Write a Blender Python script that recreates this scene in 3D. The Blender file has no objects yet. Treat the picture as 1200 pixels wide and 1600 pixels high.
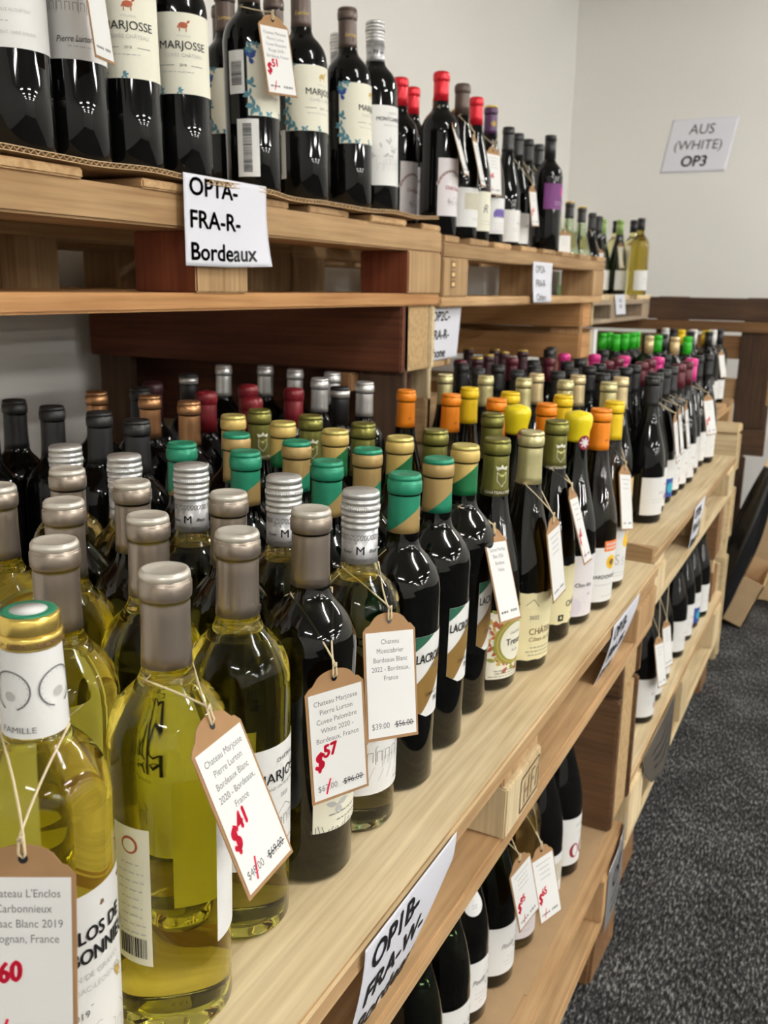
import bpy, bmesh, math, random
from mathutils import Vector, Matrix
random.seed(7)
PI = math.pi
C = bpy.context.scene.collection
sc = bpy.context.scene

# ------------------------------------------------------------------ camera
YAW, PITCH, ROLL = math.radians(26.9), math.radians(13.73), math.radians(0.93)
CAM = Vector((0, 0, 1.15))
fw = Vector((-math.sin(YAW)*math.cos(PITCH), math.cos(YAW)*math.cos(PITCH), -math.sin(PITCH)))
rt0 = Vector((math.cos(YAW), math.sin(YAW), 0))
up0 = rt0.cross(fw)
rt = rt0*math.cos(ROLL)+up0*math.sin(ROLL)
up = -rt0*math.sin(ROLL)+up0*math.cos(ROLL)
cd = bpy.data.cameras.new('camera'); cam = bpy.data.objects.new('camera', cd); C.objects.link(cam)
M = Matrix((rt, up, -fw)).transposed().to_4x4(); M.translation = CAM
cam.matrix_world = M
cd.sensor_fit = 'AUTO'; cd.sensor_width = 36; cd.lens = 1440/1600*36; cd.clip_start = 0.02; cd.clip_end = 60
cd.dof.use_dof = True; cd.dof.focus_distance = 0.68; cd.dof.aperture_fstop = 13
sc.camera = cam

# ------------------------------------------------------------------ world, lamps, exposure
w = bpy.data.worlds.new('world'); sc.world = w; w.use_nodes = True
w.node_tree.nodes['Background'].inputs[0].default_value = (1, .98, .95, 1)
w.node_tree.nodes['Background'].inputs[1].default_value = 0.03
sc.view_settings.view_transform = 'Standard'; sc.view_settings.look = 'None'
sc.view_settings.exposure = 1.16; sc.view_settings.gamma = 1; sc.view_settings.use_curve_mapping = False
sc.cycles.max_bounces = 20; sc.cycles.transmission_bounces = 18; sc.cycles.glossy_bounces = 6; sc.cycles.diffuse_bounces = 5
sc.cycles.transparent_max_bounces = 8; sc.cycles.sample_clamp_indirect = 4.0; sc.cycles.use_denoising = True
CEIL = 2.72
LAMPS = [(x, y, x < 3) for x in (1.2, 4.0, 6.8, 9.6, 12.4, 15.2) for y in (-2.2, 1.0, 4.1)]   # x, y, batten lies along x
TUBE_GLOW = 52.0

# ------------------------------------------------------------------ materials
MATS = {}
def mat(name, col, rough=.5, metal=0., spec=.5, trans=0., ior=1.5, emit=None, coat=0.):
    m = bpy.data.materials.new(name); m.use_nodes = True
    b = m.node_tree.nodes['Principled BSDF']
    b.inputs['Base Color'].default_value = (*col, 1); b.inputs['Roughness'].default_value = rough
    b.inputs['Metallic'].default_value = metal; b.inputs['Specular IOR Level'].default_value = spec
    b.inputs['Transmission Weight'].default_value = trans; b.inputs['IOR'].default_value = ior
    b.inputs['Coat Weight'].default_value = coat
    if emit:
        b.inputs['Emission Color'].default_value = (*emit[0], 1); b.inputs['Emission Strength'].default_value = emit[1]
    MATS[name] = m; return m
def N(nt, t, **kw):
    n = nt.nodes.new(t)
    for k, v in kw.items(): setattr(n, k, v)
    return n
def noise_rough(m, scale, amt, bump=.0, bscale=60, dist=.002):
    nt = m.node_tree; b = nt.nodes['Principled BSDF']
    tc = N(nt, 'ShaderNodeTexCoord'); nz = N(nt, 'ShaderNodeTexNoise'); nz.inputs['Scale'].default_value = scale; nz.inputs['Detail'].default_value = 4
    nt.links.new(tc.outputs['Object'], nz.inputs['Vector'])
    base = b.inputs['Base Color'].default_value[:]
    mx = N(nt, 'ShaderNodeMix', data_type='RGBA'); mx.inputs[6].default_value = tuple(c*(1-amt) for c in base[:3])+(1,); mx.inputs[7].default_value = tuple(min(1, c*(1+amt)) for c in base[:3])+(1,)
    nt.links.new(nz.outputs['Fac'], mx.inputs[0]); nt.links.new(mx.outputs[2], b.inputs['Base Color'])
    if bump:
        n2 = N(nt, 'ShaderNodeTexNoise'); n2.inputs['Scale'].default_value = bscale; n2.inputs['Detail'].default_value = 5
        nt.links.new(tc.outputs['Object'], n2.inputs['Vector'])
        bp = N(nt, 'ShaderNodeBump'); bp.inputs['Strength'].default_value = bump; bp.inputs['Distance'].default_value = dist
        nt.links.new(n2.outputs['Fac'], bp.inputs['Height']); nt.links.new(bp.outputs[0], b.inputs['Normal'])
    return m
def wood(name, dark, light, axis, rough=.75, knots=True):
    """grain runs along the object's axis"""
    m = mat(name, light, rough, spec=.25); nt = m.node_tree; b = nt.nodes['Principled BSDF']
    tc = N(nt, 'ShaderNodeTexCoord'); oi = N(nt, 'ShaderNodeObjectInfo')
    add = N(nt, 'ShaderNodeVectorMath', operation='ADD'); mul = N(nt, 'ShaderNodeVectorMath', operation='SCALE'); mul.inputs[3].default_value = 37.
    cmb = N(nt, 'ShaderNodeCombineXYZ')
    for k in range(3): nt.links.new(oi.outputs['Random'], cmb.inputs[k])
    nt.links.new(cmb.outputs[0], mul.inputs[0]); nt.links.new(tc.outputs['Object'], add.inputs[0]); nt.links.new(mul.outputs[0], add.inputs[1])
    mp = N(nt, 'ShaderNodeMapping'); s = [26., 26., 26.]; s['XYZ'.index(axis)] = 1.6; mp.inputs['Scale'].default_value = s
    nt.links.new(add.outputs[0], mp.inputs[0])
    n1 = N(nt, 'ShaderNodeTexNoise'); n1.inputs['Scale'].default_value = 1.; n1.inputs['Detail'].default_value = 6; n1.inputs['Roughness'].default_value = .6; n1.inputs['Distortion'].default_value = .6
    nt.links.new(mp.outputs[0], n1.inputs['Vector'])
    mp2 = N(nt, 'ShaderNodeMapping'); s = [150., 150., 150.]; s['XYZ'.index(axis)] = 5.; mp2.inputs['Scale'].default_value = s
    nt.links.new(add.outputs[0], mp2.inputs[0])
    n2 = N(nt, 'ShaderNodeTexNoise'); n2.inputs['Scale'].default_value = 1.; n2.inputs['Detail'].default_value = 3; nt.links.new(mp2.outputs[0], n2.inputs['Vector'])
    n3 = N(nt, 'ShaderNodeTexNoise'); n3.inputs['Scale'].default_value = 5.; n3.inputs['Detail'].default_value = 3; nt.links.new(add.outputs[0], n3.inputs['Vector'])
    r1 = N(nt, 'ShaderNodeMix', data_type='FLOAT'); r1.inputs[0].default_value = .48
    nt.links.new(n1.outputs['Fac'], r1.inputs[2]); nt.links.new(n2.outputs['Fac'], r1.inputs[3])
    r2 = N(nt, 'ShaderNodeMix', data_type='FLOAT'); r2.inputs[0].default_value = .3
    nt.links.new(r1.outputs[0], r2.inputs[2]); nt.links.new(n3.outputs['Fac'], r2.inputs[3])
    cr = N(nt, 'ShaderNodeValToRGB'); cr.color_ramp.elements[0].position = .34; cr.color_ramp.elements[1].position = .62
    cr.color_ramp.elements[0].color = (*dark, 1); cr.color_ramp.elements[1].color = (*light, 1)
    nt.links.new(r2.outputs[0], cr.inputs[0])
    hs = N(nt, 'ShaderNodeHueSaturation'); mr = N(nt, 'ShaderNodeMapRange'); mr.inputs['To Min'].default_value = .78; mr.inputs['To Max'].default_value = 1.15
    nt.links.new(oi.outputs['Random'], mr.inputs['Value']); nt.links.new(mr.outputs[0], hs.inputs['Value']); nt.links.new(cr.outputs[0], hs.inputs['Color'])
    nt.links.new(hs.outputs[0], b.inputs['Base Color'])
    bp = N(nt, 'ShaderNodeBump'); bp.inputs['Strength'].default_value = .35; bp.inputs['Distance'].default_value = .0015
    nt.links.new(r1.outputs[0], bp.inputs['Height']); nt.links.new(bp.outputs[0], b.inputs['Normal'])
    return m
WOODS = {}
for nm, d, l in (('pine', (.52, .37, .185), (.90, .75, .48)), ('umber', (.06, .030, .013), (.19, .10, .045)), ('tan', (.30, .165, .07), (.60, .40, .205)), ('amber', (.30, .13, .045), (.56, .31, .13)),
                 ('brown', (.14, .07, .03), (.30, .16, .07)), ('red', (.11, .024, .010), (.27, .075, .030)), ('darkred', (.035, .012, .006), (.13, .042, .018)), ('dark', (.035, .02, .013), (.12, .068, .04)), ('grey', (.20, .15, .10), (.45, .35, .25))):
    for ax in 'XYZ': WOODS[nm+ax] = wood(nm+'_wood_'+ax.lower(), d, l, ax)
chip = noise_rough(mat('chip_block', (.50, .34, .17), .9, spec=.2), 90, .45, .8, 160, .003)

noise_rough(mat('wall_paint', (.80, .79, .755), .6, spec=.3), 1.2, .025, .12, 220, .001)
mat('ceiling_paint', (.82, .81, .78), .9)
cp = mat('carpet', (.05, .05, .055), .95, spec=.1)
nt = cp.node_tree; b = nt.nodes['Principled BSDF']; tc = N(nt, 'ShaderNodeTexCoord')
mp = N(nt, 'ShaderNodeMapping'); mp.inputs['Scale'].default_value = (210, 62, 1); mp.inputs['Rotation'].default_value = (0, 0, .35); nt.links.new(tc.outputs['Object'], mp.inputs[0])
n1 = N(nt, 'ShaderNodeTexNoise'); n1.inputs['Scale'].default_value = 1; n1.inputs['Detail'].default_value = 4; n1.inputs['Roughness'].default_value = .7; nt.links.new(mp.outputs[0], n1.inputs['Vector'])
n2 = N(nt, 'ShaderNodeTexNoise'); n2.inputs['Scale'].default_value = 7; n2.inputs['Detail'].default_value = 4; nt.links.new(tc.outputs['Object'], n2.inputs['Vector'])
cr = N(nt, 'ShaderNodeValToRGB'); e = cr.color_ramp.elements; e[0].position = .36; e[0].color = (.007, .007, .007, 1); e[1].position = .70; e[1].color = (.33, .33, .32, 1)
k = e.new(.52); k.color = (.040, .040, .040, 1)
mx = N(nt, 'ShaderNodeMath', operation='MULTIPLY_ADD'); mx.inputs[1].default_value = .18; nt.links.new(n2.outputs['Fac'], mx.inputs[0])
sb = N(nt, 'ShaderNodeMath', operation='SUBTRACT'); sb.inputs[1].default_value = .09; nt.links.new(n1.outputs['Fac'], sb.inputs[0]); nt.links.new(sb.outputs[0], mx.inputs[2])
nt.links.new(mx.outputs[0], cr.inputs[0]); nt.links.new(cr.outputs[0], b.inputs['Base Color'])
bp = N(nt, 'ShaderNodeBump'); bp.inputs['Strength'].default_value = .8; bp.inputs['Distance'].default_value = .004; nt.links.new(n1.outputs['Fac'], bp.inputs['Height']); nt.links.new(bp.outputs[0], b.inputs['Normal'])

# glass and wine
mat('glass_black', (.003, .003, .003), .03, spec=.30)
mat('glass_green', (.030, .052, .016), .02, trans=1., ior=1.5)
mat('glass_darkgreen', (.012, .020, .008), .02, trans=1., ior=1.5)
mat('glass_brown', (.085, .060, .016), .02, trans=1., ior=1.5)
mat('glass_olive', (.030, .026, .007), .02, trans=1., ior=1.5)
mat('wine_yellow', (.93, .88, .17), .0, trans=1., ior=1.40)
mat('wine_pale', (.94, .88, .45), .0, trans=1., ior=1.40)
mat('wine_palegreen', (.55, .68, .45), .0, trans=1., ior=1.42)
mat('wine_gold', (.42, .33, .05), .0, trans=1., ior=1.42)
# foil, print and paper
for nm, c, r, mt in (('taupe', (.37, .31, .255), .33, .8), ('taupe_top', (.70, .66, .58), .3, .35), ('silver', (.74, .74, .73), .33, .7), ('silver_dull', (.55, .55, .56), .4, .7), ('gold', (.85, .62, .16), .25, .85),
                     ('paleyellow', (.80, .68, .22), .3, .55), ('olive_foil', (.24, .23, .055), .3, .6), ('creamgold', (.80, .64, .36), .35, .5), ('palegold', (.72, .66, .34), .3, .6),
                     ('orange_foil', (.95, .28, .012), .35, .15), ('yellow_foil', (.96, .66, .015), .35, .15), ('wax_yellow', (.95, .76, .02), .25, 0), ('black_foil', (.012, .012, .013), .42, 0),
                     ('maroon', (.10, .012, .022), .3, .2), ('pink', (.72, .04, .26), .3, .1), ('copper', (.50, .26, .12), .3, .8), ('winered', (.17, .010, .016), .3, .2), ('red_foil', (.66, .015, .03), .28, .35),
                     ('brown_foil', (.095, .066, .052), .4, .3), ('purple_foil', (.075, .025, .09), .4, .1), ('green_bright', (.03, .50, .02), .4, 0), ('lightgreen', (.30, .45, .14), .4, .1),
                     ('white_foil', (.82, .82, .80), .45, 0), ('teal_green', (.02, .27, .15), .35, .2), ('deep_green', (.012, .17, .055), .35, .2), ('tan_gold', (.47, .32, .12), .4, .4),
                     ('darkmaroon', (.045, .010, .016), .4, 0)):
    mat(nm, c, r, mt)
for nm, c in (('paper', (.82, .82, .80)), ('paper_blue', (.76, .77, .84)), ('cream', (.82, .80, .66)), ('cream_yellow', (.80, .73, .44)), ('pale_pink', (.78, .74, .76)), ('tan_label', (.80, .55, .22)),
              ('ink', (.012, .012, .014)), ('grey_ink', (.17, .17, .17)), ('light_ink', (.52, .52, .50)), ('red_ink', (.72, .01, .05)), ('rust', (.42, .10, .04)), ('teal', (.10, .26, .32)), ('gold_ink', (.55, .38, .10)), ('brown_ink', (.20, .12, .06)),
              ('sun', (.90, .55, .02)), ('orange_ink', (.90, .22, .05)), ('violet', (.16, .12, .38)), ('plum', (.19, .05, .20)), ('green_ink', (.28, .30, .06)), ('blue_ink', (.03, .07, .30)), ('magenta', (.70, .05, .40)), ('sky_ink', (.05, .40, .50)), ('beige', (.60, .56, .44)), ('wine_ink', (.28, .02, .04)), ('label_band', (.24, .14, .035)), ('label_green', (.025, .12, .07)), ('pale_lilac', (.70, .66, .74))):
    mat(nm, c, .55, spec=.3)
noise_rough(mat('kraft', (.37, .215, .105), .85, spec=.2), 60, .12)
noise_rough(mat('cardboard', (.46, .31, .17), .9, spec=.15), 25, .12)
noise_rough(mat('cardboard_light', (.60, .43, .25), .9, spec=.15), 25, .10)
mat('twine', (.74, .62, .40), .85, spec=.2)
mat('black_plastic', (.006, .006, .007), .14, spec=.7)
mat('sleeve', (.13, .115, .095), .12, spec=.6)
mat('lamp_frame', (.8, .8, .8), .5)
mat('lamp_glow', (1, 1, 1), .5, emit=((1, .975, .93), TUBE_GLOW))
def two_tone(name, ca, cb, rot, flip, topcol):
    """foil capsule printed with a diagonal colour change"""
    m = mat(name, ca, .36, .25); nt = m.node_tree; b = nt.nodes['Principled BSDF']
    tc = N(nt, 'ShaderNodeTexCoord'); dp = N(nt, 'ShaderNodeVectorMath', operation='DOT_PRODUCT')
    a = rot; dp.inputs[1].default_value = (math.cos(a), math.sin(a), 1.2)
    nt.links.new(tc.outputs['Object'], dp.inputs[0])
    gt = N(nt, 'ShaderNodeMath', operation='GREATER_THAN'); gt.inputs[1].default_value = 1.2*flip; nt.links.new(dp.outputs['Value'], gt.inputs[0])
    mx = N(nt, 'ShaderNodeMix', data_type='RGBA'); mx.inputs[6].default_value = (*ca, 1); mx.inputs[7].default_value = (*cb, 1)
    nt.links.new(gt.outputs[0], mx.inputs[0]); nt.links.new(mx.outputs[2], b.inputs['Base Color'])
two_tone('green_over_tan', (.47, .32, .12), (.02, .27, .15), math.radians(-152), .260, None)
two_tone('tan_over_green', (.02, .27, .15), (.47, .32, .12), math.radians(-152), .257, None)
two_tone('gold_over_green', (.012, .17, .055), (.72, .52, .16), math.radians(-152), .270, None)

# ------------------------------------------------------------------ scene bookkeeping
def tag(o, label, cat, group=None):
    o['label'] = label; o['category'] = cat
    if group: o['group'] = group
    return o
def link(name, me, parent=None):
    o = bpy.data.objects.new(name, me); C.objects.link(o)
    if parent: o.parent = parent
    return o
def empty(name, loc=(0, 0, 0)):
    o = bpy.data.objects.new(name, None); C.objects.link(o); o.location = loc; o.empty_display_size = .05; return o
def dup(r, matrix):
    c = r.copy(); C.objects.link(c); c.matrix_world = matrix
    for ch in list(r.children):
        d = ch.copy(); C.objects.link(d); d.parent = c
        for g in list(ch.children):
            h = g.copy(); C.objects.link(h); h.parent = d
    return c
class MB:
    """collects geometry, several materials, one mesh"""
    def __init__(s): s.v = []; s.f = []; s.m = []; s.names = []; s.sm = []
    def mi(s, n):
        if n not in s.names: s.names.append(n)
        return s.names.index(n)
    def add(s, vs, fs, m, smooth=False):
        o = len(s.v); s.v += [tuple(x) for x in vs]; i = s.mi(m)
        for f in fs: s.f.append(tuple(o+k for k in f)); s.m.append(i); s.sm.append(smooth)
    def box(s, a, b, m, mtx=None):
        (x0, y0, z0), (x1, y1, z1) = a, b
        vs = [Vector(p) for p in ((x0, y0, z0), (x1, y0, z0), (x1, y1, z0), (x0, y1, z0), (x0, y0, z1), (x1, y0, z1), (x1, y1, z1), (x0, y1, z1))]
        if mtx: vs = [mtx @ v for v in vs]
        s.add(vs, [(0, 3, 2, 1), (4, 5, 6, 7), (0, 1, 5, 4), (1, 2, 6, 5), (2, 3, 7, 6), (3, 0, 4, 7)], m)
    def lathe(s, prof, m, n=36, flip=False, smooth=True, center=(0, 0)):
        vs = []; fs = []
        for r, z in prof:
            for k in range(n):
                a = 2*PI*k/n; vs.append((center[0]+r*math.cos(a), center[1]+r*math.sin(a), z))
        for j in range(len(prof)-1):
            for k in range(n):
                k2 = (k+1) % n; q = (j*n+k, j*n+k2, (j+1)*n+k2, (j+1)*n+k)
                fs.append(q[::-1] if flip else q)
        for j, rev in ((0, True), (len(prof)-1, False)):
            q = tuple(j*n+k for k in range(n)); fs.append(q[::-1] if rev != flip else q)
        s.add(vs, fs, m, smooth)
    def tube(s, pts, r, m, n=6):
        pts = [Vector(p) for p in pts]; vs = []; fs = []
        for i, p in enumerate(pts):
            t = (pts[min(i+1, len(pts)-1)]-pts[max(i-1, 0)]).normalized()
            a = t.cross(Vector((0, 0, 1)));  a = a.normalized() if a.length > 1e-4 else Vector((1, 0, 0)); b2 = t.cross(a)
            for k in range(n):
                an = 2*PI*k/n; vs.append(p+a*r*math.cos(an)+b2*r*math.sin(an))
        for i in range(len(pts)-1):
            for k in range(n): fs.append((i*n+k, i*n+(k+1) % n, (i+1)*n+(k+1) % n, (i+1)*n+k))
        fs.append(tuple(range(n))[::-1]); fs.append(tuple((len(pts)-1)*n+k for k in range(n)))
        s.add(vs, fs, m, True)
    def mesh(s, name):
        me = bpy.data.meshes.new(name); me.from_pydata(s.v, [], s.f)
        for n in s.names: me.materials.append(MATS[n])
        me.polygons.foreach_set('material_index', s.m); me.polygons.foreach_set('use_smooth', s.sm); me.update()
        return me
    def build(s, name, parent=None): return link(name, s.mesh(name), parent)
def board(name, a, b, m, parent=None, bev=.0025, jit=.0, face=None):
    """one wooden plank with slightly worn edges; m is a material name"""
    bm = bmesh.new(); bmesh.ops.create_cube(bm, size=1)
    for v in bm.verts: v.co = Vector([a[i]+(v.co[i]+.5)*(b[i]-a[i])+random.uniform(-jit, jit) for i in range(3)])
    if bev: bmesh.ops.bevel(bm, geom=bm.edges[:], offset=bev, segments=2, affect='EDGES')
    me = bpy.data.meshes.new(name); bm.to_mesh(me); bm.free(); me.materials.append(m)
    if face:   # face towards the aisle in another tone of wood; deck boards get painted-in shade
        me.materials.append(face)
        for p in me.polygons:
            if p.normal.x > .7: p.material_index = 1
    return link(name, me, parent)

# ------------------------------------------------------------------ flat print (text, lines, shapes) mapped on curved or bent sheets
_TX = {}
def text2d(s, bold=0., shear=0.):
    k = (s, bold, shear)
    if k in _TX: return _TX[k]
    cu = bpy.data.curves.new('t', 'FONT'); cu.body = s; cu.size = 1; cu.shear = shear; cu.resolution_u = 3
    o = bpy.data.objects.new('t', cu); C.objects.link(o)
    dg = bpy.context.evaluated_depsgraph_get(); dg.update()
    me = bpy.data.meshes.new_from_object(o.evaluated_get(dg))
    me.calc_loop_triangles(); vs = [(v.co.x, v.co.y) for v in me.vertices]; fs = [tuple(t.vertices) for t in me.loop_triangles]
    bpy.data.objects.remove(o); bpy.data.curves.remove(cu); bpy.data.meshes.remove(me)
    x0 = min(v[0] for v in vs); x1 = max(v[0] for v in vs)
    _TX[k] = ([(x-x0, y) for x, y in vs], fs, x1-x0); return _TX[k]
class Print:
    """2-D artwork in metres, u to the right, v up"""
    def __init__(s): s.it = []
    def rect(s, u0, u1, v0, v1, m, layer=0, step=.005):
        nu = max(1, int(abs(u1-u0)/step+.99)); nv = max(1, int(abs(v1-v0)/(step*3)+.99))
        vs = [(u0+(u1-u0)*i/nu, v0+(v1-v0)*j/nv) for j in range(nv+1) for i in range(nu+1)]
        fs = [(j*(nu+1)+i, j*(nu+1)+i+1, (j+1)*(nu+1)+i+1, (j+1)*(nu+1)+i) for j in range(nv) for i in range(nu)]
        s.it.append((vs, fs, m, layer, True)); return s
    def shape(s, outline, m, layer=0, step=.005):
        """label blank: outline(u)->(vlow, vhigh) over a u range: (u0,u1,lo,hi)"""
        u0, u1, lo, hi = outline; n = max(2, int((u1-u0)/step)); vs = []; fs = []
        for i in range(n+1):
            u = u0+(u1-u0)*i/n; vs += [(u, lo(u)), (u, hi(u))]
        for i in range(n): fs.append((2*i, 2*i+2, 2*i+3, 2*i+1))
        s.it.append((vs, fs, m, layer, True)); return s
    def text(s, t, u, v, size, m='ink', bold=0., al='c', layer=2, sx=1., shear=0., rot=0.):
        vs, fs, wd = text2d(t, 0., shear); k = size*1.38  # size = cap height; bold strokes are overprinted
        off = {'c': -wd/2, 'l': 0, 'r': -wd}[al]; cr, sr = math.cos(rot), math.sin(rot)
        for du, dv in ([(0, 0)] if bold < .002 else [(-1, 0), (1, 0), (0, .8), (0, -.8)] if bold > .01 else [(-1, 0), (1, 0)]):
            P = []
            for x, y in vs:
                a, b = (x+off)*k*sx+du*bold*k, y*k+dv*bold*k; P.append((u+a*cr-b*sr, v+a*sr+b*cr))
            s.it.append((P, fs, m, layer))
        return s
    def poly(s, pts, m, layer=1):
        pts = list(pts); n = len(pts); us = [p[0] for p in pts]; vv = [p[1] for p in pts]
        if max(us)-min(us) < .009: s.it.append((pts, [tuple(range(n))], m, layer)); return s
        cu, cv = sum(us)/n, sum(vv)/n; V = [(cu, cv)]; F = []   # rings, so that it can follow a curved bottle
        for t in (.25, .5, .75, 1.): V += [(cu+(a-cu)*t, cv+(b_-cv)*t) for a, b_ in pts]
        for k in range(n): F.append((0, 1+k, 1+(k+1) % n))
        for r in range(3): F += [(1+r*n+k, 1+(r+1)*n+k, 1+(r+1)*n+(k+1) % n, 1+r*n+(k+1) % n) for k in range(n)]
        s.it.append((V, F, m, layer)); return s
    def ell(s, u, v, a, b, m, layer=1, n=20, rot=0., seg=None):
        P = []
        for k in range(n):
            t = 2*PI*k/n; x, y = a*math.cos(t), b*math.sin(t); P.append((u+x*math.cos(rot)-y*math.sin(rot), v+x*math.sin(rot)+y*math.cos(rot)))
        return s.poly(P, m, layer)
    def line(s, pts, wd, m, layer=1):
        for (a, b), (c, d) in zip(pts, pts[1:]):
            L = math.hypot(c-a, d-b) or 1e-9; nx, ny = -(d-b)/L*wd/2, (c-a)/L*wd/2
            s.it.append(([(a-nx, b-ny), (c-nx, d-ny), (c+nx, d+ny), (a+nx, b+ny)], [(0, 1, 2, 3)], m, layer))
        return s
    def dashes(s, u, v, wd, n, lead, m='light_ink', th=.0009):
        for i in range(n):
            q = wd*random.uniform(.65, 1.); x = u-q/2
            while x < u+q/2-.001:
                l = random.uniform(.002, .006); s.it.append(([(x, v-i*lead), (min(x+l, u+q/2), v-i*lead), (min(x+l, u+q/2), v-i*lead+th), (x, v-i*lead+th)], [(0, 1, 2, 3)], m, 2)); x += l+.0012
        return s
    def house(s, u, v, k, m='grey_ink', wd=.0005):
        L = lambda *p: s.line([(u+a*k, v+b*k) for a, b in p], wd, m, 1)
        L((-1, 0), (1, 0)); L((-.9, 0), (-.9, .6)); L((.9, 0), (.9, .6)); L((-.98, .6), (.98, .6)); L((-.5, .6), (0, .95), (.5, .6)); L((-.98, .6), (-.8, .85), (.8, .85), (.98, .6))
        for a in (-.7, -.35, 0, .35, .7): L((a-.1, .1), (a-.1, .45), (a+.1, .45), (a+.1, .1))
        for a in (-.5, .5): L((a, 0), (a, .6))
        return s
    def leaf(s, u, v, L, ang, m='teal'):
        P = []
        for k in range(7): t = k/6; P.append((t*L, .22*L*math.sin(PI*t)))
        for k in range(5, 0, -1): t = k/6; P.append((t*L, -.22*L*math.sin(PI*t)))
        return s.poly([(u+x*math.cos(ang)-y*math.sin(ang), v+x*math.sin(ang)+y*math.cos(ang)) for x, y in P], m, 1)
    def spray(s, u, v, k, m='teal'):
        for i in range(5): s.leaf(u, v, k*random.uniform(.6, 1.), random.uniform(0, 2*PI), m)
        return s
    def emit(s, mb, fn, lift=.0003, first=.0004):
        for vs, fs, m, layer, *sm in s.it:
            P = [fn(u, v, first+lift*layer) for u, v in vs]
            # keep faces pointing outwards
            g = []
            for f in fs:
                ar = sum(vs[f[i]][0]*vs[f[(i+1) % len(f)]][1]-vs[f[(i+1) % len(f)]][0]*vs[f[i]][1] for i in range(len(f)))
                g.append(f if ar >= 0 else f[::-1])
            mb.add(P, g, m, bool(sm))
        return mb
def wrap(r, phi0, rfun=None):
    def fn(u, v, o):
        rr = (rfun(v) if rfun else r)+o; a = phi0+u/r
        return (rr*math.cos(a), rr*math.sin(a), v)
    return fn
# ------------------------------------------------------------------ bottles
RB, RG = .0375, .0388
BORD = [(.0, .004), (.024, .003), (.0300, .0), (.0350, .0008), (.0375, .005), (.0375, .06), (.0375, .12), (.0375, .186), (.0371, .196), (.0354, .206), (.0320, .2145), (.0272, .2215), (.0218, .2275), (.0178, .2325), (.0156, .2385), (.0148, .246), (.0143, .258), (.0141, .281), (.0149, .284), (.0149, .291), (.0141, .293), (.0141, .2985), (.0125, .300)]
BURG = [(.0, .004), (.025, .003), (.0310, .0), (.0364, .0008), (RG, .005), (RG, .05), (RG, .105), (.0384, .122), (.0366, .140), (.0332, .158), (.0286, .176), (.0238, .194), (.0198, .210), (.0170, .226), (.0153, .242), (.0145, .258), (.0143, .278), (.0150, .281), (.0150, .288), (.0143, .290), (.0143, .2955), (.0125, .297)]
def prof_r(P):
    def rf(z):
        for (r0, z0), (r1, z1) in zip(P[2:], P[3:]):
            if z0 <= z <= z1: return r0+(r1-r0)*(z-z0)/max(1e-6, z1-z0)
        return P[-1][0]
    return rf
def smooth(P, k=2):
    """Catmull-Rom the shoulder so the silhouette is round"""
    out = []
    for i in range(len(P)-1):
        p0 = P[max(i-1, 0)]; p1 = P[i]; p2 = P[i+1]; p3 = P[min(i+2, len(P)-1)]
        out.append(p1)
        if .18 < p1[1] < .26 or (P is BURG and .10 < p1[1] < .26):
            for t in (1/3, 2/3):
                f = lambda a, b, c, d: .5*((2*b)+(-a+c)*t+(2*a-5*b+4*c-d)*t*t+(-a+3*b-3*c+d)*t**3)
                out.append((f(p0[0], p1[0], p2[0], p3[0]), f(p0[1], p1[1], p2[1], p3[1])))
    out.append(P[-1]); return out
SB, SG = smooth(BORD), smooth(BURG)
def glass_body(P, glass, fill=None, n=44):
    mb = MB(); H = P[-1][1]
    mb.lathe(P, glass, n)
    if fill:   # the air above the wine
        rf = prof_r(P); zs = [fill, fill+.0005]+[fill+(.288-fill)*k/8 for k in range(1, 9)]
        prof = [(max(.003, rf(z)-.0028-(.001 if i == 0 else 0)), z) for i, z in enumerate(zs)]
        mb.lathe(prof, glass, 28, flip=True)
    return mb.build('wine_bottle')
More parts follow.
